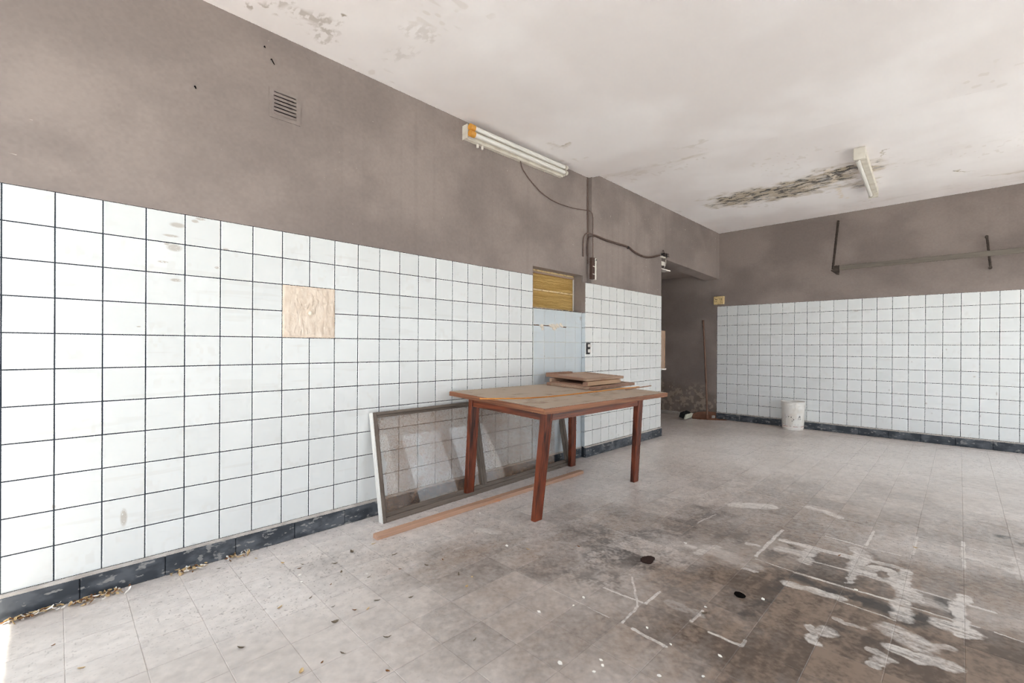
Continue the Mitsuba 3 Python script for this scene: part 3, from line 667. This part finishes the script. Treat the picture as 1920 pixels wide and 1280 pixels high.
# laths lying on the table
def lath(p0, p1, w, h, sag=0.0):
    p0, p1 = np.array(p0, float), np.array(p1, float)
    d = (p1 - p0) / np.linalg.norm(p1 - p0)
    s = np.cross(un, d); s /= np.linalg.norm(s)
    return hull([p + s * a + un * b for p in (p0, p1) for a in (-w / 2, w / 2) for b in (0, h)])
def top_at(x, y, h=0.0):
    z = A0[2] - (un[0] * (x - A0[0]) + un[1] * (y - A0[1])) / un[2]
    return np.array([x, y, z]) + un * h
lp = smooth_path([top_at(x, y, .0006) for x, y in ((.481, 1.952), (.560, 2.09), (.622, 2.22), (.661, 2.42), (.672, 2.68), (.669, 3.01), (.667, 3.38), (.674, 3.67))], 4)
tag(obj('wood_lath', join(*[lath(p0, p1, .0105, .007) for p0, p1 in zip(lp[:-1], lp[1:])]), 'yellow_wood'), 'long thin bent yellow-orange wooden lath lying along the table top', 'lath')
tag(obj('wood_lath', lath(top_at(.735, 3.34, .0006), top_at(.69, 3.86, .0006), .012, .008), 'panel_wood_dark'), 'short dark lath overhanging the far end of the table', 'lath')

# three cabinet doors piled on the table
def door_panel(label, c, size, rot, tilt, parts):
    """parts: list of (name, lo, hi, material) in the panel's frame: x across, y along, z up."""
    t = thing('cabinet_door', label, 'cabinet door')
    M = trimesh.transformations.translation_matrix(c) @ trimesh.transformations.rotation_matrix(rot, (0, 0, 1)) @ trimesh.transformations.rotation_matrix(tilt, (0, 1, 0))
    for name, lo, hi, m, ch in parts:
        q = box(lo, hi, ch)
        q.apply_transform(M)
        obj(name, q, m, t)
    return t
tt = math.atan2(un[0], un[2])
z1 = top_at(.353, 3.407)[2]
door_panel('lowest wooden door of the pile on the table, dark front edge', (.353, 3.407, z1), None, .07, tt, [
    ('rail', (.19, -.37, .001), (.237, .37, .025), 'panel_wood_dark', .003), ('rail', (-.237, -.37, .001), (-.19, .37, .025), 'panel_wood_dark', .003),
    ('stile', (-.19, -.37, .001), (.19, -.325, .025), 'panel_wood', .003), ('stile', (-.19, .325, .001), (.19, .37, .025), 'panel_wood', .003),
    ('panel', (-.195, -.33, .006), (.195, .33, .018), 'panel_wood', 0)])
door_panel('middle drawer front of the pile, pale board with a reddish corner post', (.332, 3.315, z1 + .0268), None, .03, tt, [
    ('board', (.17, -.25, .001), (.195, .30, .034), 'panel_wood_pale', .002), ('board', (-.195, -.25, .001), (-.17, .30, .034), 'panel_wood', .002),
    ('board', (-.17, .278, .001), (.17, .30, .034), 'panel_wood', .002), ('base', (-.17, -.25, .001), (.17, .278, .008), 'panel_wood_dark', 0),
    ('corner_post', (.178, -.285, -.0), (.205, -.2505, .035), 'panel_wood_dark', .002)])
door_panel('topmost wooden door of the pile, framed with a raised back rail', (.285, 3.395, z1 + .066), None, .0, tt + .006, [
    ('rail', (.185, -.29, .0), (.225, .29, .024), 'panel_wood', .003), ('rail', (-.225, -.29, .0), (-.185, .06, .036), 'panel_wood_dark', .003), ('rail', (-.225, .06, .0), (-.185, .29, .022), 'panel_wood', .003),
    ('stile', (-.185, -.29, .0), (.185, -.245, .024), 'panel_wood_dark', .003), ('stile', (-.185, .245, .0), (.185, .29, .024), 'panel_wood', .003),
    ('panel', (-.19, -.25, .008), (.19, .25, .018), 'panel_wood', 0)])

# ------------------------------------------------------------------ glazed sash leaning on the wall
FA, FB = np.array([.178, 1.43, 0.0]), np.array([.125, 3.36, 0.0])
fu = (FB - FA) / np.linalg.norm(FB - FA)
fv = np.array([.045, 1.42, .675]) - FA; fv -= fu * (fv @ fu); fv /= np.linalg.norm(fv)
fn_ = np.cross(fu, fv)
FRM = (FA, fu, fv, fn_)
SH = thing('window_sash', 'large grey weathered wooden sash with two dusty broken panes leaning against the tiled wall', 'window sash')
FLEN, FH = 1.985, .690
def fbar(u0, v0, u1, v1, w0, w1, ch=.003):
    q = box((u0, v0, w0), (u1, v1, w1), ch)
    M = np.eye(4); M[:3, 0], M[:3, 1], M[:3, 2], M[:3, 3] = fu, fv, fn_, FA
    q.apply_transform(M)
    return q
obj('stile', join(fbar(.001, .0, .028, FH, -.044, .0), fbar(.026, .03, .040, FH - .03, -.044, -.012)), 'grey_wood_z', SH)
obj('paint_edge', fbar(-.0015, .0, .0035, FH, -.043, -.0015, 0), 'chalk_paint', SH, label='white painted outer edge')
obj('stile', join(fbar(.862, .05, .912, FH - .03, -.044, -.008), fbar(.876, .05, .898, FH - .03, -.044, .0)), 'grey_wood_z', SH)
obj('stile', join(fbar(FLEN - .028, .0, FLEN, FH, -.044, .0), fbar(FLEN - .042, .03, FLEN - .026, FH - .03, -.044, -.012)), 'grey_wood_z', SH)
obj('rail', join(fbar(.028, FH - .020, FLEN - .028, FH, -.044, .0), fbar(.028, FH - .036, FLEN - .028, FH - .018, -.044, -.012)), 'grey_wood', SH)
obj('rail', join(fbar(.028, .0, FLEN - .028, .032, -.044, .0), fbar(.028, .030, FLEN - .028, .058, -.044, -.014)), 'grey_wood', SH)
pane1 = sg.Polygon([(.036, .655), (.036, .506), (.041, .477), (.052, .446), (.064, .412), (.069, .379), (.083, .362), (.071, .326), (.060, .296), (.065, .239), (.065, .162), (.046, .146), (.046, .05), (.87, .05), (.87, .655)])
pane1 = pane1.difference(sg.Polygon([(.333, .52), (.346, .468), (.332, .37), (.358, .352), (.371, .318), (.355, .295), (.318, .299), (.322, .352)]))
pane2 = sg.Polygon([(.905, .05), (1.775, .05), (1.80, .139), (1.835, .298), (1.86, .45), (1.86, .655), (.905, .655)])
def sheet(poly, w):
    v, f = trimesh.creation.triangulate_polygon(poly, engine='earcut')
    v = np.array(v)
    return trimesh.Trimesh(FA + v[:, :1] * fu + v[:, 1:2] * fv + w * fn_, np.array(f), process=False)
for poly in (pane1, pane2):
    pk = obj('pane', sheet(poly, -.03), 'window_glass', SH, label='dusty broken glass pane')
    nr = np.random.default_rng(int(poly.area * 1e6))
    x0, y0, x1, y1 = poly.bounds
    n = int(72000 * (x1 - x0) * (y1 - y0) / .55 * 1.5)
    P = np.stack([nr.uniform(x0, x1, n), nr.uniform(y0, y1, n)], 1)
    dens = meshkit.fbm(np.stack([P[:, 0] * 3, P[:, 1] * 4, P[:, 0] * 0 + 3.0], 1)) + .35 * (meshkit.fbm(np.stack([P[:, 0] * 9, P[:, 1] * 2.5, P[:, 0] * 0 + 8.0], 1)) - .5)
    wipe = np.abs((P[:, 0] - .30) * .8 - (P[:, 1] - .16) * .6) < .012
    wipe &= np.abs(P[:, 1] - .16) < .07
    keep = nr.uniform(0, 1, n) < np.where(wipe, .95, np.clip(.45 + 1.1 * (dens - .3), .25, .95))
    from shapely import contains_xy
    P = P[keep]
    P = P[contains_xy(poly.buffer(-.002), P[:, 0], P[:, 1])]
    ang, r = nr.uniform(0, 2 * np.pi, len(P)), nr.uniform(.0011, .0019, len(P))
    V = np.concatenate([P[:, None, :] + np.stack([np.cos(ang[:, None] + np.array([0, 2.1, 4.2])), np.sin(ang[:, None] + np.array([0, 2.1, 4.2]))], -1) * r[:, None, None]]).reshape(-1, 2)
    V3 = FA + V[:, :1] * fu + V[:, 1:] * fv - .0293 * fn_
    obj('dust', trimesh.Trimesh(V3, np.arange(len(V3)).reshape(-1, 3), process=False), 'glass_dust', pk, kind='stuff', label='film of brown dust flecks on the glass')

# wood batten on the floor
def bar(p0, p1, w, h, ch=.003, twist=0.0):
    p0, p1 = np.array(p0, float), np.array(p1, float)
    L = np.linalg.norm(p1 - p0); d = (p1 - p0) / L
    s = np.cross([0, 0, 1], d); s /= np.linalg.norm(s)
    q = box((0, -w / 2, 0), (L, w / 2, h), ch)
    M = np.eye(4); M[:3, 0], M[:3, 1], M[:3, 2], M[:3, 3] = d, s, np.cross(d, s), p0
    q.apply_transform(M)
    return q
tag(obj('wood_batten', bar((.345, 1.285, .0), (.362, 3.245, .0), .05, .028), 'batten_wood'), 'long orange-brown wooden batten lying on the floor before the leaning sash', 'batten')

# ------------------------------------------------------------------ bucket
BC = np.array([1.093, 7.098])
bp = [(.0, .0), (.118, .0), (.1215, .004), (.130, .075), (.1355, .285), (.1365, .286), (.1365, .291), (.1358, .292), (.136, .312), (.1385, .313), (.1385, .318), (.1372, .319), (.138, .338), (.141, .339), (.141, .345), (.139, .346), (.1395, .366), (.143, .368), (.145, .374), (.144, .38), (.1395, .381), (.1365, .376), (.128, .03), (.0, .028)]
def bucket_fn(p, n, uv):
    dx, dy = p.x - BC[0], p.y - BC[1]
    ang = dr.atan2(dx - .0, -dy)            # 0 faces the camera side
    a = ang * .13
    c = mix(C3(226, 222, 216), C3(190, 172, 150), 0.25 * smoothstep(0.5, 0.75, fbm(a * 18, p.z * 12, 2.0, 4)))
    out = smoothstep(.110, .116, dr.sqrt(dx * dx + dy * dy))
    red = smoothstep(.0035, .002, dr.abs(p.z - .05)) * smoothstep(.25, .6, noise(a * 40, 1.0, 1.0) + .2)
    c = mix(c, C3(150, 52, 48), red * out)
    rows = smoothstep(.55, .75, noise(a * 240, dr.floor(p.z / .0085) * 3.1, 4.0)) * smoothstep(.35, .2, dr.abs((p.z / .0085) - dr.floor(p.z / .0085) - .5))
    blk = smoothstep(.006, .004, dr.abs(a + .098) - .022) * smoothstep(.07, .066, dr.abs(p.z - .145))
    c = mix(c, C3(120, 108, 100), .55 * rows * blk * out)
    blk2 = smoothstep(.006, .004, dr.abs(a - .075) - .02) * smoothstep(.012, .01, dr.abs(p.z - .072))
    c = mix(c, C3(90, 84, 82), .6 * rows * blk2 * out)
    line = smoothstep(.0025, .0015, dr.abs(a + .068)) * smoothstep(.085, .08, dr.abs(p.z - .135))
    return mix(c, C3(120, 96, 92), .7 * line * out)
mat('bucket_plastic', proc(bucket_fn), 0.4, 0.5, two=True)
m = lathe(bp, 48); m.apply_translation((BC[0], BC[1], .0005))
BK = thing('bucket', 'dirty white plastic paint bucket standing on the floor against the back wall', 'bucket')
obj('body', m, 'bucket_plastic', BK, smooth=40)
def on_bucket(mesh, a0, z0):
    """Bends flat lettering (x right, y up) onto the bucket's outside."""
    v = np.array(mesh.vertices)
    r = .1307 + (z0 + v[:, 1] - .075) * .026 + .0004 + v[:, 2]
    th = (a0 + v[:, 0]) / .131
    mesh.vertices = np.stack([BC[0] + r * np.sin(th), BC[1] - r * np.cos(th), z0 + v[:, 1]], -1)
    return mesh
tx = meshkit.text_mesh('A', .034, .0006)
tx.apply_transform(np.array([[1, .25, 0, 0], [0, 1, 0, 0], [0, 0, 1, 0], [0, 0, 0, 1.0]]))
obj('lettering', on_bucket(tx, .088, .165), 'black_plastic', BK, label='dark slanted letter and swash printed on the side')
sw = trimesh.creation.extrude_polygon(sg.LineString([(-.008, -.014), (.008, -.009), (.024, -.013), (.036, -.004)]).buffer(.002), .0006, engine='earcut').subdivide_to_size(.008)
obj('swash', on_bucket(sw, .09, .165), 'black_plastic', BK)
for a, z, r in ((-.020, .185, .0055), (.012, .178, .006), (.040, .146, .005), (.022, .128, .0055), (.030, .16, .0035), (-.05, .175, .003)):
    d = trimesh.creation.extrude_polygon(sg.Point(0, 0).buffer(r), .0006, engine='earcut')
    obj('drip', on_bucket(d, a, z), 'dark_lump', BK)
hp = [(BC[0] + .1445 * math.cos(t), BC[1] - .1445 * math.sin(t) * .98, .35 - .02 * math.sin(t) ** 2 * 1.0) for t in np.linspace(math.pi * .97, math.pi * 1.03, 3)]
for t in (math.pi * 1.0, 0.0):
    e = trimesh.creation.cylinder(.012, .008, sections=16)
    e.apply_transform(trimesh.transformations.rotation_matrix(math.pi / 2, (0, 1, 0)))
    e.apply_translation((BC[0] + .142 * math.cos(t), BC[1], .329))
    obj('handle_ear', e, 'white_plastic', BK, smooth=40)

# ------------------------------------------------------------------ dustpan on a pole, and a scrubbing brush
DP = thing('dustpan', 'rusty brown long-handled dustpan standing at the passage, pole leaning on the wall', 'dustpan')
dc, dd = np.array([-.035, 7.12]), np.array([.88, .475]); dd /= np.linalg.norm(dd)
dn = np.array([dd[1], -dd[0]])          # towards the camera
plate, back = [], []
N = 17
base = sg.Polygon([tuple(dc + dd * .245 * math.cos(t) + (-dn) * .10 * math.sin(t)) for t in np.linspace(0, math.pi, N)] + [tuple(dc + dd * x + dn * (.085 - .05 * abs(x) ** 2 / .06)) for x in np.linspace(-.235, .235, 7)])
obj('pan', prism(base, .001, .006, XY), 'rust', DP)
rim = []
for t in np.linspace(0, math.pi, N):
    rim.append((dc + dd * .245 * math.cos(t) - dn * .10 * math.sin(t), .02 + .085 * math.sin(t) ** .6 if 0 < t < math.pi else .02))
V, Fc = [], []
for (p, h) in rim:
    o = (p - dc) / np.linalg.norm(p - dc) * .004
    V += [(p[0], p[1], .002), (p[0], p[1], h), (p[0] + o[0], p[1] + o[1], h), (p[0] + o[0], p[1] + o[1], .002)]
for i in range(N - 1):
    for k in range(4):
        a, b, c, d = 4 * i + k, 4 * i + (k + 1) % 4, 4 * (i + 1) + (k + 1) % 4, 4 * (i + 1) + k
        Fc += [(a, b, c), (a, c, d)]
Fc += [(0, 1, 2), (0, 2, 3), (4 * N - 4, 4 * N - 3, 4 * N - 2), (4 * N - 4, 4 * N - 2, 4 * N - 1)]
m = trimesh.Trimesh(np.array(V), np.array(Fc), process=False); trimesh.repair.fix_normals(m)
obj('rim', m, 'rust', DP)
hb, ht = np.array([-.055, 7.085, .006]), np.array([-.189, 7.240, 1.541])
hpts = [hb + (ht - hb) * s + np.array([.010, .0, 0]) * math.sin(math.pi * s) - np.array([0, .012, 0]) * math.sin(math.pi * s) for s in np.linspace(0, 1, 12)]
obj('pole', tube(hpts, np.linspace(.0145, .013, 12), 10), 'handle_wood', DP, smooth=40)
obj('socket', tube([hpts[0] + (0, 0, -.002), hpts[0] + (hpts[1] - hpts[0]) * .45], .019, 12), 'rust', DP, smooth=40)

BR = thing('scrubbing_brush', 'black-bristled scrubbing brush with a pale block lying on its side at the passage floor', 'brush')
bo, bx = np.array([-.25, 6.735, 0.0]), np.array([.05, .47, 0]); bx = np.array([-.02, .30, 0.0]); bx /= np.linalg.norm(bx)
bn = np.cross(bx, [0, 0, 1.0])          # the block faces the room
M = np.eye(4); M[:3, 0], M[:3, 1], M[:3, 2], M[:3, 3] = bx, -bn, (0, 0, 1), bo
M = M @ trimesh.transformations.rotation_matrix(.30, (1, 0, 0))
q = box((0, .0, .012), (.27, .028, .085), .006); q.apply_transform(M)
obj('block', q, 'brush_block', BR)
tufts = []
for i in range(22):
    for j in range(6):
        a, b = .008 + .254 * i / 21, .020 + .058 * j / 5
        tufts.append(hull([(a + s * .0055, .0275, b + t * .005) for s in (-1, 1) for t in (-1, 1)] + [(a + s * .0075 + rng.gauss(0, .002), .105 + rng.gauss(0, .004), b + t * .0075 + rng.gauss(0, .002)) for s in (-1, 1) for t in (-1, 1)]))
q = join(*tufts); q.apply_transform(M)
zmin = min(np.array(q.vertices)[:, 2].min(), 0)
q.apply_translation((0, 0, -zmin + .0005))
obj('bristles', q, 'bristle', BR, kind='stuff', label='black bristles')
kb = [k for k in scene if k.startswith('scrubbing_brush__block')][0]
q = box((0, .0, .012), (.27, .028, .085), .006); q.apply_transform(M); q.apply_translation((0, 0, -zmin + .0005))
scene[kb] = mikit.ply(q, 'brush_block')

# ------------------------------------------------------------------ twin fluorescent lamp in the corner of wall and ceiling
def cyl(p0, p1, r, n=14):
    return tube([p0, p1], r, n)
FLM = thing('fluorescent_lamp', 'twin-tube fluorescent lamp with yellow end sockets, fixed where the left wall meets the ceiling', 'lamp')
LY0, LY1, LS = 2.185, 3.365, .018      # the far end stands a little higher
def lz(y, z):
    return z + (y - LY0) * LS
def lbox(x0, x1, y0, y1, z0, z1, ch=0.0):
    q = box((x0, y0, z0), (x1, y1, z1), ch)
    v = np.array(q.vertices); v[:, 2] += (v[:, 1] - LY0) * LS
    q.vertices = v
    return q
obj('body', join(lbox(.0035, .045, LY0, LY1, 2.682, 2.778, .004), lbox(.045, .062, LY0 + .02, LY1 - .02, 2.70, 2.762, .003)), 'lamp_enamel', FLM)
obj('end_plate', lbox(.0035, .066, LY0 - .008, LY0, 2.676, 2.784, .002), 'lamp_enamel', FLM)
obj('end_plate', lbox(.0035, .066, LY1, LY1 + .006, 2.69, 2.784, .002), 'lamp_enamel', FLM)
for z in (2.756, 2.708):
    for yy, d, mm in ((LY0 + .001, .045, 'amber_plastic'), (LY1 - .001, -.022, 'lamp_enamel')):
        obj('socket', cyl((.085, yy, lz(yy, z)), (.085, yy + d, lz(yy + d, z)), .0235 if d > 0 else .020), mm, FLM, smooth=40, label='yellow-orange tube socket' if mm == 'amber_plastic' else None)
    tb = obj('tube', cyl((.085, LY0 + .042, lz(LY0 + .042, z)), (.085, LY1 - .03, lz(LY1 - .03, z)), .0175), 'tube_glass', FLM, smooth=40)
    for a, b in ((LY0 + .035, LY0 + .05), (LY1 - .038, LY1 - .023)):
        obj('cap', cyl((.085, a, lz(a, z)), (.085, b, lz(b, z)), .0182), 'steel_cap', tb, smooth=40)
for yy in (2.31, 2.36):
    obj('plug', box((.012, yy, lz(yy, 2.655)), (.028, yy + .016, lz(yy, 2.683)), .002), 'white_plastic', FLM)

# single-tube lamp on the far ceiling
CLM = thing('fluorescent_lamp', 'single-tube fluorescent batten lamp hanging on the mouldy far ceiling', 'lamp')
def cbox(x0, x1, y0, y1, z0, z1, ch=0.0):
    q = box((x0, y0, z0), (x1, y1, z1), ch)
    v = np.array(q.vertices); v[:, 0] -= (v[:, 1] - 4.98) * .036
    q.vertices = v
    return q
cx = lambda x, y: x - (y - 4.98) * .036
obj('body', cbox(2.062, 2.112, 4.98, 6.36, 2.822, 2.8785, .004), 'lamp_enamel', CLM)
for yy in (4.97, 6.34):
    obj('end_block', cbox(2.03, 2.115, yy, yy + .03, 2.772, 2.876, .004), 'lamp_enamel', CLM)
tb = obj('tube', cyl((cx(2.052, 5.02), 5.02, 2.792), (cx(2.052, 6.32), 6.32, 2.792), .0175), 'tube_glass', CLM, smooth=40)
for a, b in ((5.0, 5.03), (6.31, 6.34)):
    obj('cap', cyl((cx(2.052, a), a, 2.792), (cx(2.052, b), b, 2.792), .0185), 'steel_cap', tb, smooth=40)
obj('starter', cbox(2.02, 2.05, 5.06, 5.085, 2.796, 2.84, .004), 'white_plastic', CLM)

# ------------------------------------------------------------------ wires and switches
droop = smooth_path([(.03, 2.79, 2.705), (.012, 2.83, 2.66), (.012, 2.876, 2.614), (.012, 2.981, 2.548), (.012, 3.126, 2.489), (.012, 3.319, 2.46), (.012, 3.566, 2.465), (.014, 3.75, 2.487), (.03, 3.79, 2.485), (.052, 3.815, 2.466), (.052, 3.838, 2.44), (.052, 3.843, 2.395), (.052, 3.844, 2.246), (.054, 3.845, 2.015)])
tag(obj('lamp_wire', tube(droop, .0042, 6), 'cable_paint', smooth=60), 'thin painted wire drooping from the twin lamp to the pier', 'cable')
tag(obj('conduit', tube([(.010, 3.805, 2.83), (.010, 3.806, 2.6), (.009, 3.812, 2.353), (.009, 3.815, 1.955)], .006, 8), 'cable_paint', smooth=60), 'straight vertical wire in the corner of the pier', 'cable')
ca = smooth_path([(.012, 3.735, 2.015), (.012, 3.735, 2.15), (.016, 3.745, 2.225), (.035, 3.775, 2.252), (.054, 3.87, 2.251), (.054, 4.066, 2.241), (.054, 4.327, 2.24), (.054, 4.529, 2.238), (.054, 4.67, 2.205), (.054, 4.855, 2.184), (.054, 5.048, 2.199), (.056, 5.293, 2.258)])
cb = smooth_path([(.016, 3.797, 2.03), (.016, 3.797, 2.17), (.03, 3.81, 2.222), (.056, 3.88, 2.236), (.056, 4.058, 2.225), (.056, 4.319, 2.223), (.056, 4.52, 2.224), (.056, 4.662, 2.188), (.056, 4.846, 2.169), (.056, 5.039, 2.184), (.058, 5.283, 2.246)])
tag(obj('cable', tube(ca, .006, 7), 'cable_paint', smooth=60), 'upper one of two brown cables sagging across the pier to the lintel', 'cable')
tag(obj('cable', tube(cb, .006, 7), 'cable_dark', smooth=60), 'lower darker one of two cables sagging across the pier to the lintel', 'cable')
tag(obj('cable_clip', rough(trimesh.creation.icosphere(2, .016), .006, 60, 3).apply_translation((.054, 4.527, 2.229)), 'black_plastic', smooth=True), 'black tape knot where the two sagging cables are bound', 'cable clip')
JC = thing('wire_connector', 'dark tangle of wires on a pale connector block at the corner of the passage lintel', 'connector')
obj('block', box((.045, 5.30, 2.228), (.075, 5.42, 2.246), .003), 'lamp_enamel', JC)
obj('cover', rough(box((.045, 5.34, 2.243), (.085, 5.43, 2.285)).subdivide_to_size(.012), .012, 40, 5), 'black_plastic', JC)
for i in range(7):
    r = rng
    p = np.array([.065, 5.33 + .018 * i, 2.25 + .01 * (i % 3)])
    obj('wire', tube(smooth_path([p, p + (r.uniform(0, .03), r.uniform(-.02, .05), r.uniform(-.02, .06)), p + (r.uniform(0, .05), r.uniform(.0, .10), r.uniform(-.06, .05))], 4), .003, 5), 'cable_dark', JC)
obj('hanging_wire', tube(smooth_path([(.06, 5.43, 2.24), (.055, 5.445, 2.17), (.03, 5.44, 2.11)], 4), .003, 5), 'lamp_enamel', JC)
PL = thing('lamp_holder', 'small white lamp holder fixed just inside the top of the passage', 'lamp holder')
obj('base', box((-.16, 5.40, 2.17), (-.03, 5.60, 2.222), .004), 'white_plastic', PL)
obj('arm', box((-.13, 5.42, 2.112), (-.02, 5.74, 2.128), .003), 'white_plastic', PL)
obj('stem', box((-.10, 5.47, 2.126), (-.07, 5.50, 2.172), .002), 'black_plastic', PL)

FB_ = thing('fuse_strip', 'open brown fuse strip with a white edge on the pier above the tiles', 'fuse box')
obj('body', box((.045, 3.795, 1.792), (.078, 3.846, 2.008), .003), 'brown_bakelite', FB_)
obj('strip', box((.045, 3.8465, 1.788), (.082, 3.868, 2.004), .003), 'white_plastic', FB_, label='white strip')
for z in (1.915, 1.838):
    obj('lug', box((.072, 3.805, z), (.0825, 3.848, z + .007), .001), 'white_plastic', FB_)
obj('screw', cyl((.078, 3.857, 1.988), (.088, 3.857, 1.988), .006, 10), 'black_plastic', FB_)

SW = thing('light_switch', 'black uncovered light switch with two white rockers at the tiled pier edge', 'switch')
obj('plate', box((.050, 3.738, 1.032), (.056, 3.805, 1.148), .002), 'black_plastic', SW)
obj('rocker', box((.056, 3.757, 1.105), (.064, 3.812, 1.132), .003), 'white_plastic', SW)
obj('rocker', box((.056, 3.757, 1.050), (.064, 3.805, 1.082), .003), 'white_plastic', SW)

SO = thing('socket_outlet', 'yellowed double wall socket on the back wall at the edge of the passage', 'socket')
obj('box', box((-.022, YB - .042, 1.776), (.132, YB, 1.902), .007), 'cream_plastic', SO)
for x0 in (.0, .066):
    fc = obj('face', box((x0, YB - .046, 1.80), (x0 + .050, YB - .0415, 1.88), .002), 'cream_plastic', SO)
    for dx, dz in ((.012, .055), (.034, .055), (.023, .02)):
        obj('hole', cyl((x0 + dx, YB - .0468, 1.80 + dz), (x0 + dx, YB - .0445, 1.80 + dz), .006, 10), 'brown_bakelite', fc)

MB = thing('wall_cupboard', 'narrow beige board box fixed to the end of the tiled pier at the passage', 'box')
obj('body', box((-.13, 5.348, .842), (.036, 5.462, 1.318), .003), 'board_beige', MB)
obj('edge', box((.036, 5.452, .846), (.041, 5.468, 1.318), .001), 'panel_wood_pale', MB, label='pale edge strip')
obj('sill', box((-.12, 5.347, .822), (.066, 5.455, .841), .003), 'white_plastic', MB, label='white bottom ledge')

# ------------------------------------------------------------------ iron rail on the back wall
RA = thing('wall_rail', 'painted flat iron rail on triangular brackets across the upper back wall', 'rail')
ry_ = YB - .30
obj('rail', box((1.585, ry_ - .008, 2.092), (3.95, ry_ + .008, 2.150), .003), 'rail_paint', RA)
def rod(p0, p1, r=.012):
    return tube([p0, p1], r, 8)
for x0 in (1.563, 3.86):
    obj('brace', rod((x0, YB - .002, 2.785), (x0 + .005, YB - .37, 2.105), .013), 'iron', RA)
    obj('arm', box((x0 - .012, YB - .385, 2.078), (x0 + .016, YB - .001, 2.094), .002), 'iron', RA)
    ek = rough(box((x0 + .004, ry_ - .02, 2.066), (x0 + .062, ry_ + .022, 2.152)).subdivide_to_size(.02), .012, 30, x0)
    obj('end_knuckle', ek, 'iron', RA)
BRK = thing('wall_bracket', 'short dark iron bar standing off the back wall behind the rail', 'bracket')
obj('bar', rod((2.915, YB - .055, 2.350), (2.945, YB - .055, 1.995), .011), 'iron', BRK)
for x0, z0 in ((2.915, 2.345), (2.945, 2.002)):
    obj('stud', rod((x0, YB - .001, z0), (x0, YB - .066, z0), .014), 'iron', BRK)

# ------------------------------------------------------------------ litter on the floor
def leaf_mesh(seed, L=.03, W=.012):
    r = random.Random(seed)
    V, Fc = [], []
    n = 6
    bend, roll = r.uniform(.2, .5), r.uniform(-.5, .5)
    for i in range(n):
        s = i / (n - 1)
        w = W * math.sin(math.pi * min(.97, s * .86 + .08)) ** .8 * r.uniform(.75, 1.1)
        x = L * (s - .5)
        z = bend * L * (s - .5) ** 2 * 2 + .0015
        for t in (-1, 0, 1):
            V.append((x, t * w / 2, z + abs(t) * w * .28 + t * roll * w * .3))
    for i in range(n - 1):
        for k in range(2):
            a = i * 3 + k
            Fc += [(a, a + 3, a + 4), (a, a + 4, a + 1)]
    V = np.array(V); V[:, 2] -= V[:, 2].min() - .0006
    m = trimesh.Trimesh(V, np.array(Fc), process=False)
    b = m.copy(); b.invert(); b.apply_translation((0, 0, -.0004))
    return join(m, b)
leafs = [mikit.ply(leaf_mesh(k, .026 + .004 * (k % 4), .010 + .003 * (k % 3)), 'leaf_brown') for k in range(8)]
for i, (x, y) in enumerate(LEAVES):
    m = ('leaf_brown', 'leaf_tan', 'leaf_grey', 'leaf_grey')[i % 4]
    s = rng.uniform(.5, .95)
    k = obj('leaf', leafs[i % 8], m, to_world=T4().translate([x, y, .0006]).rotate([0, 0, 1], rng.uniform(0, 360)).scale([s, s, s]))
    tag(k, 'small curled dry leaf fragment lying loose on the dusty floor', 'leaf', 'dry leaf bits scattered over the floor')
chips = []
for k in range(4):
    r = random.Random(40 + k)
    pts = [(.009 * r.uniform(.6, 1.2) * math.cos(t), .006 * r.uniform(.6, 1.2) * math.sin(t)) for t in np.linspace(0, 2 * math.pi, 8)[:-1]]
    chips.append(mikit.ply(prism(sg.Polygon(pts).convex_hull, 0, .0025, XY), 'chip_white'))
for i, (x, y) in enumerate(CHIPS):
    s = rng.uniform(.6, 1.3)
    k = obj('paint_chip', chips[i % 4], 'chip_white', to_world=T4().translate([x, y, .0006]).rotate([0, 0, 1], rng.uniform(0, 360)).scale([s, s, s]))
    tag(k, 'tiny flat white paint chip lying on the dusty floor', 'paint chip', 'white paint chips scattered over the floor')
lp = rough(trimesh.creation.icosphere(3, .03), .02, 40, 4); lp.apply_scale((1.0, 1.3, .4)); lp.apply_translation((1.565, 2.16, .008))
tag(obj('dirt_clod', lp, 'dark_lump', smooth=True), 'dark brown clod of dirt on the floor right of the table', 'clod')
lp = rough(trimesh.creation.icosphere(2, .016), .008, 60, 8); lp.apply_scale((1.4, 1.0, .5)); lp.apply_translation((2.02, 2.145, .006))
tag(obj('dirt_clod', lp, 'hole_dark', smooth=True), 'small black clod among the stained floor tiles', 'clod')
# swept-up leaf litter and cobweb fluff along the skirting
for gi, (spots_, lab) in enumerate((([(0.03, -.13), (.034, -.1), (.03, -.06), (.03, -.01)], 'pile of dry leaves and fluff at the left edge of the skirting'),
                                    ([(.045, .07), (.05, .10), (.034, .13), (.03, .155), (.042, .19)], 'pile of pale leaf litter against the left part of the skirting'),
                                    ([(.03, .43), (.03, .462), (.034, .50)], 'reddish scrap of litter against the skirting right of the leaf pile'),
                                    ([(.03, .646), (.03, .69)], 'small tuft of leaf litter against the skirting near the dark joint'))):
    t = thing('leaf_litter', lab, 'leaf litter')
    for mi_, mm in enumerate(('leaf_tan', 'leaf_brown', 'chip_white')):
        ms = []
        for cx0, cy0 in spots_:
            for q in range(7 if mi_ == 0 else 4):
                lm = leaf_mesh(rng.randint(0, 99999), rng.uniform(.012, .03), rng.uniform(.006, .013))
                lm.apply_transform(trimesh.transformations.euler_matrix(rng.gauss(0, .5), rng.gauss(0, .4), rng.uniform(0, 6.28)))
                lm.apply_translation((max(.031, cx0 + abs(rng.gauss(0, .02))), cy0 + rng.gauss(0, .022), rng.uniform(.004, .016)))
                ms.append(lm)
        obj(('tan_leaves', 'brown_leaves', 'pale_flakes')[mi_], join(*ms), mm, t, kind='stuff')
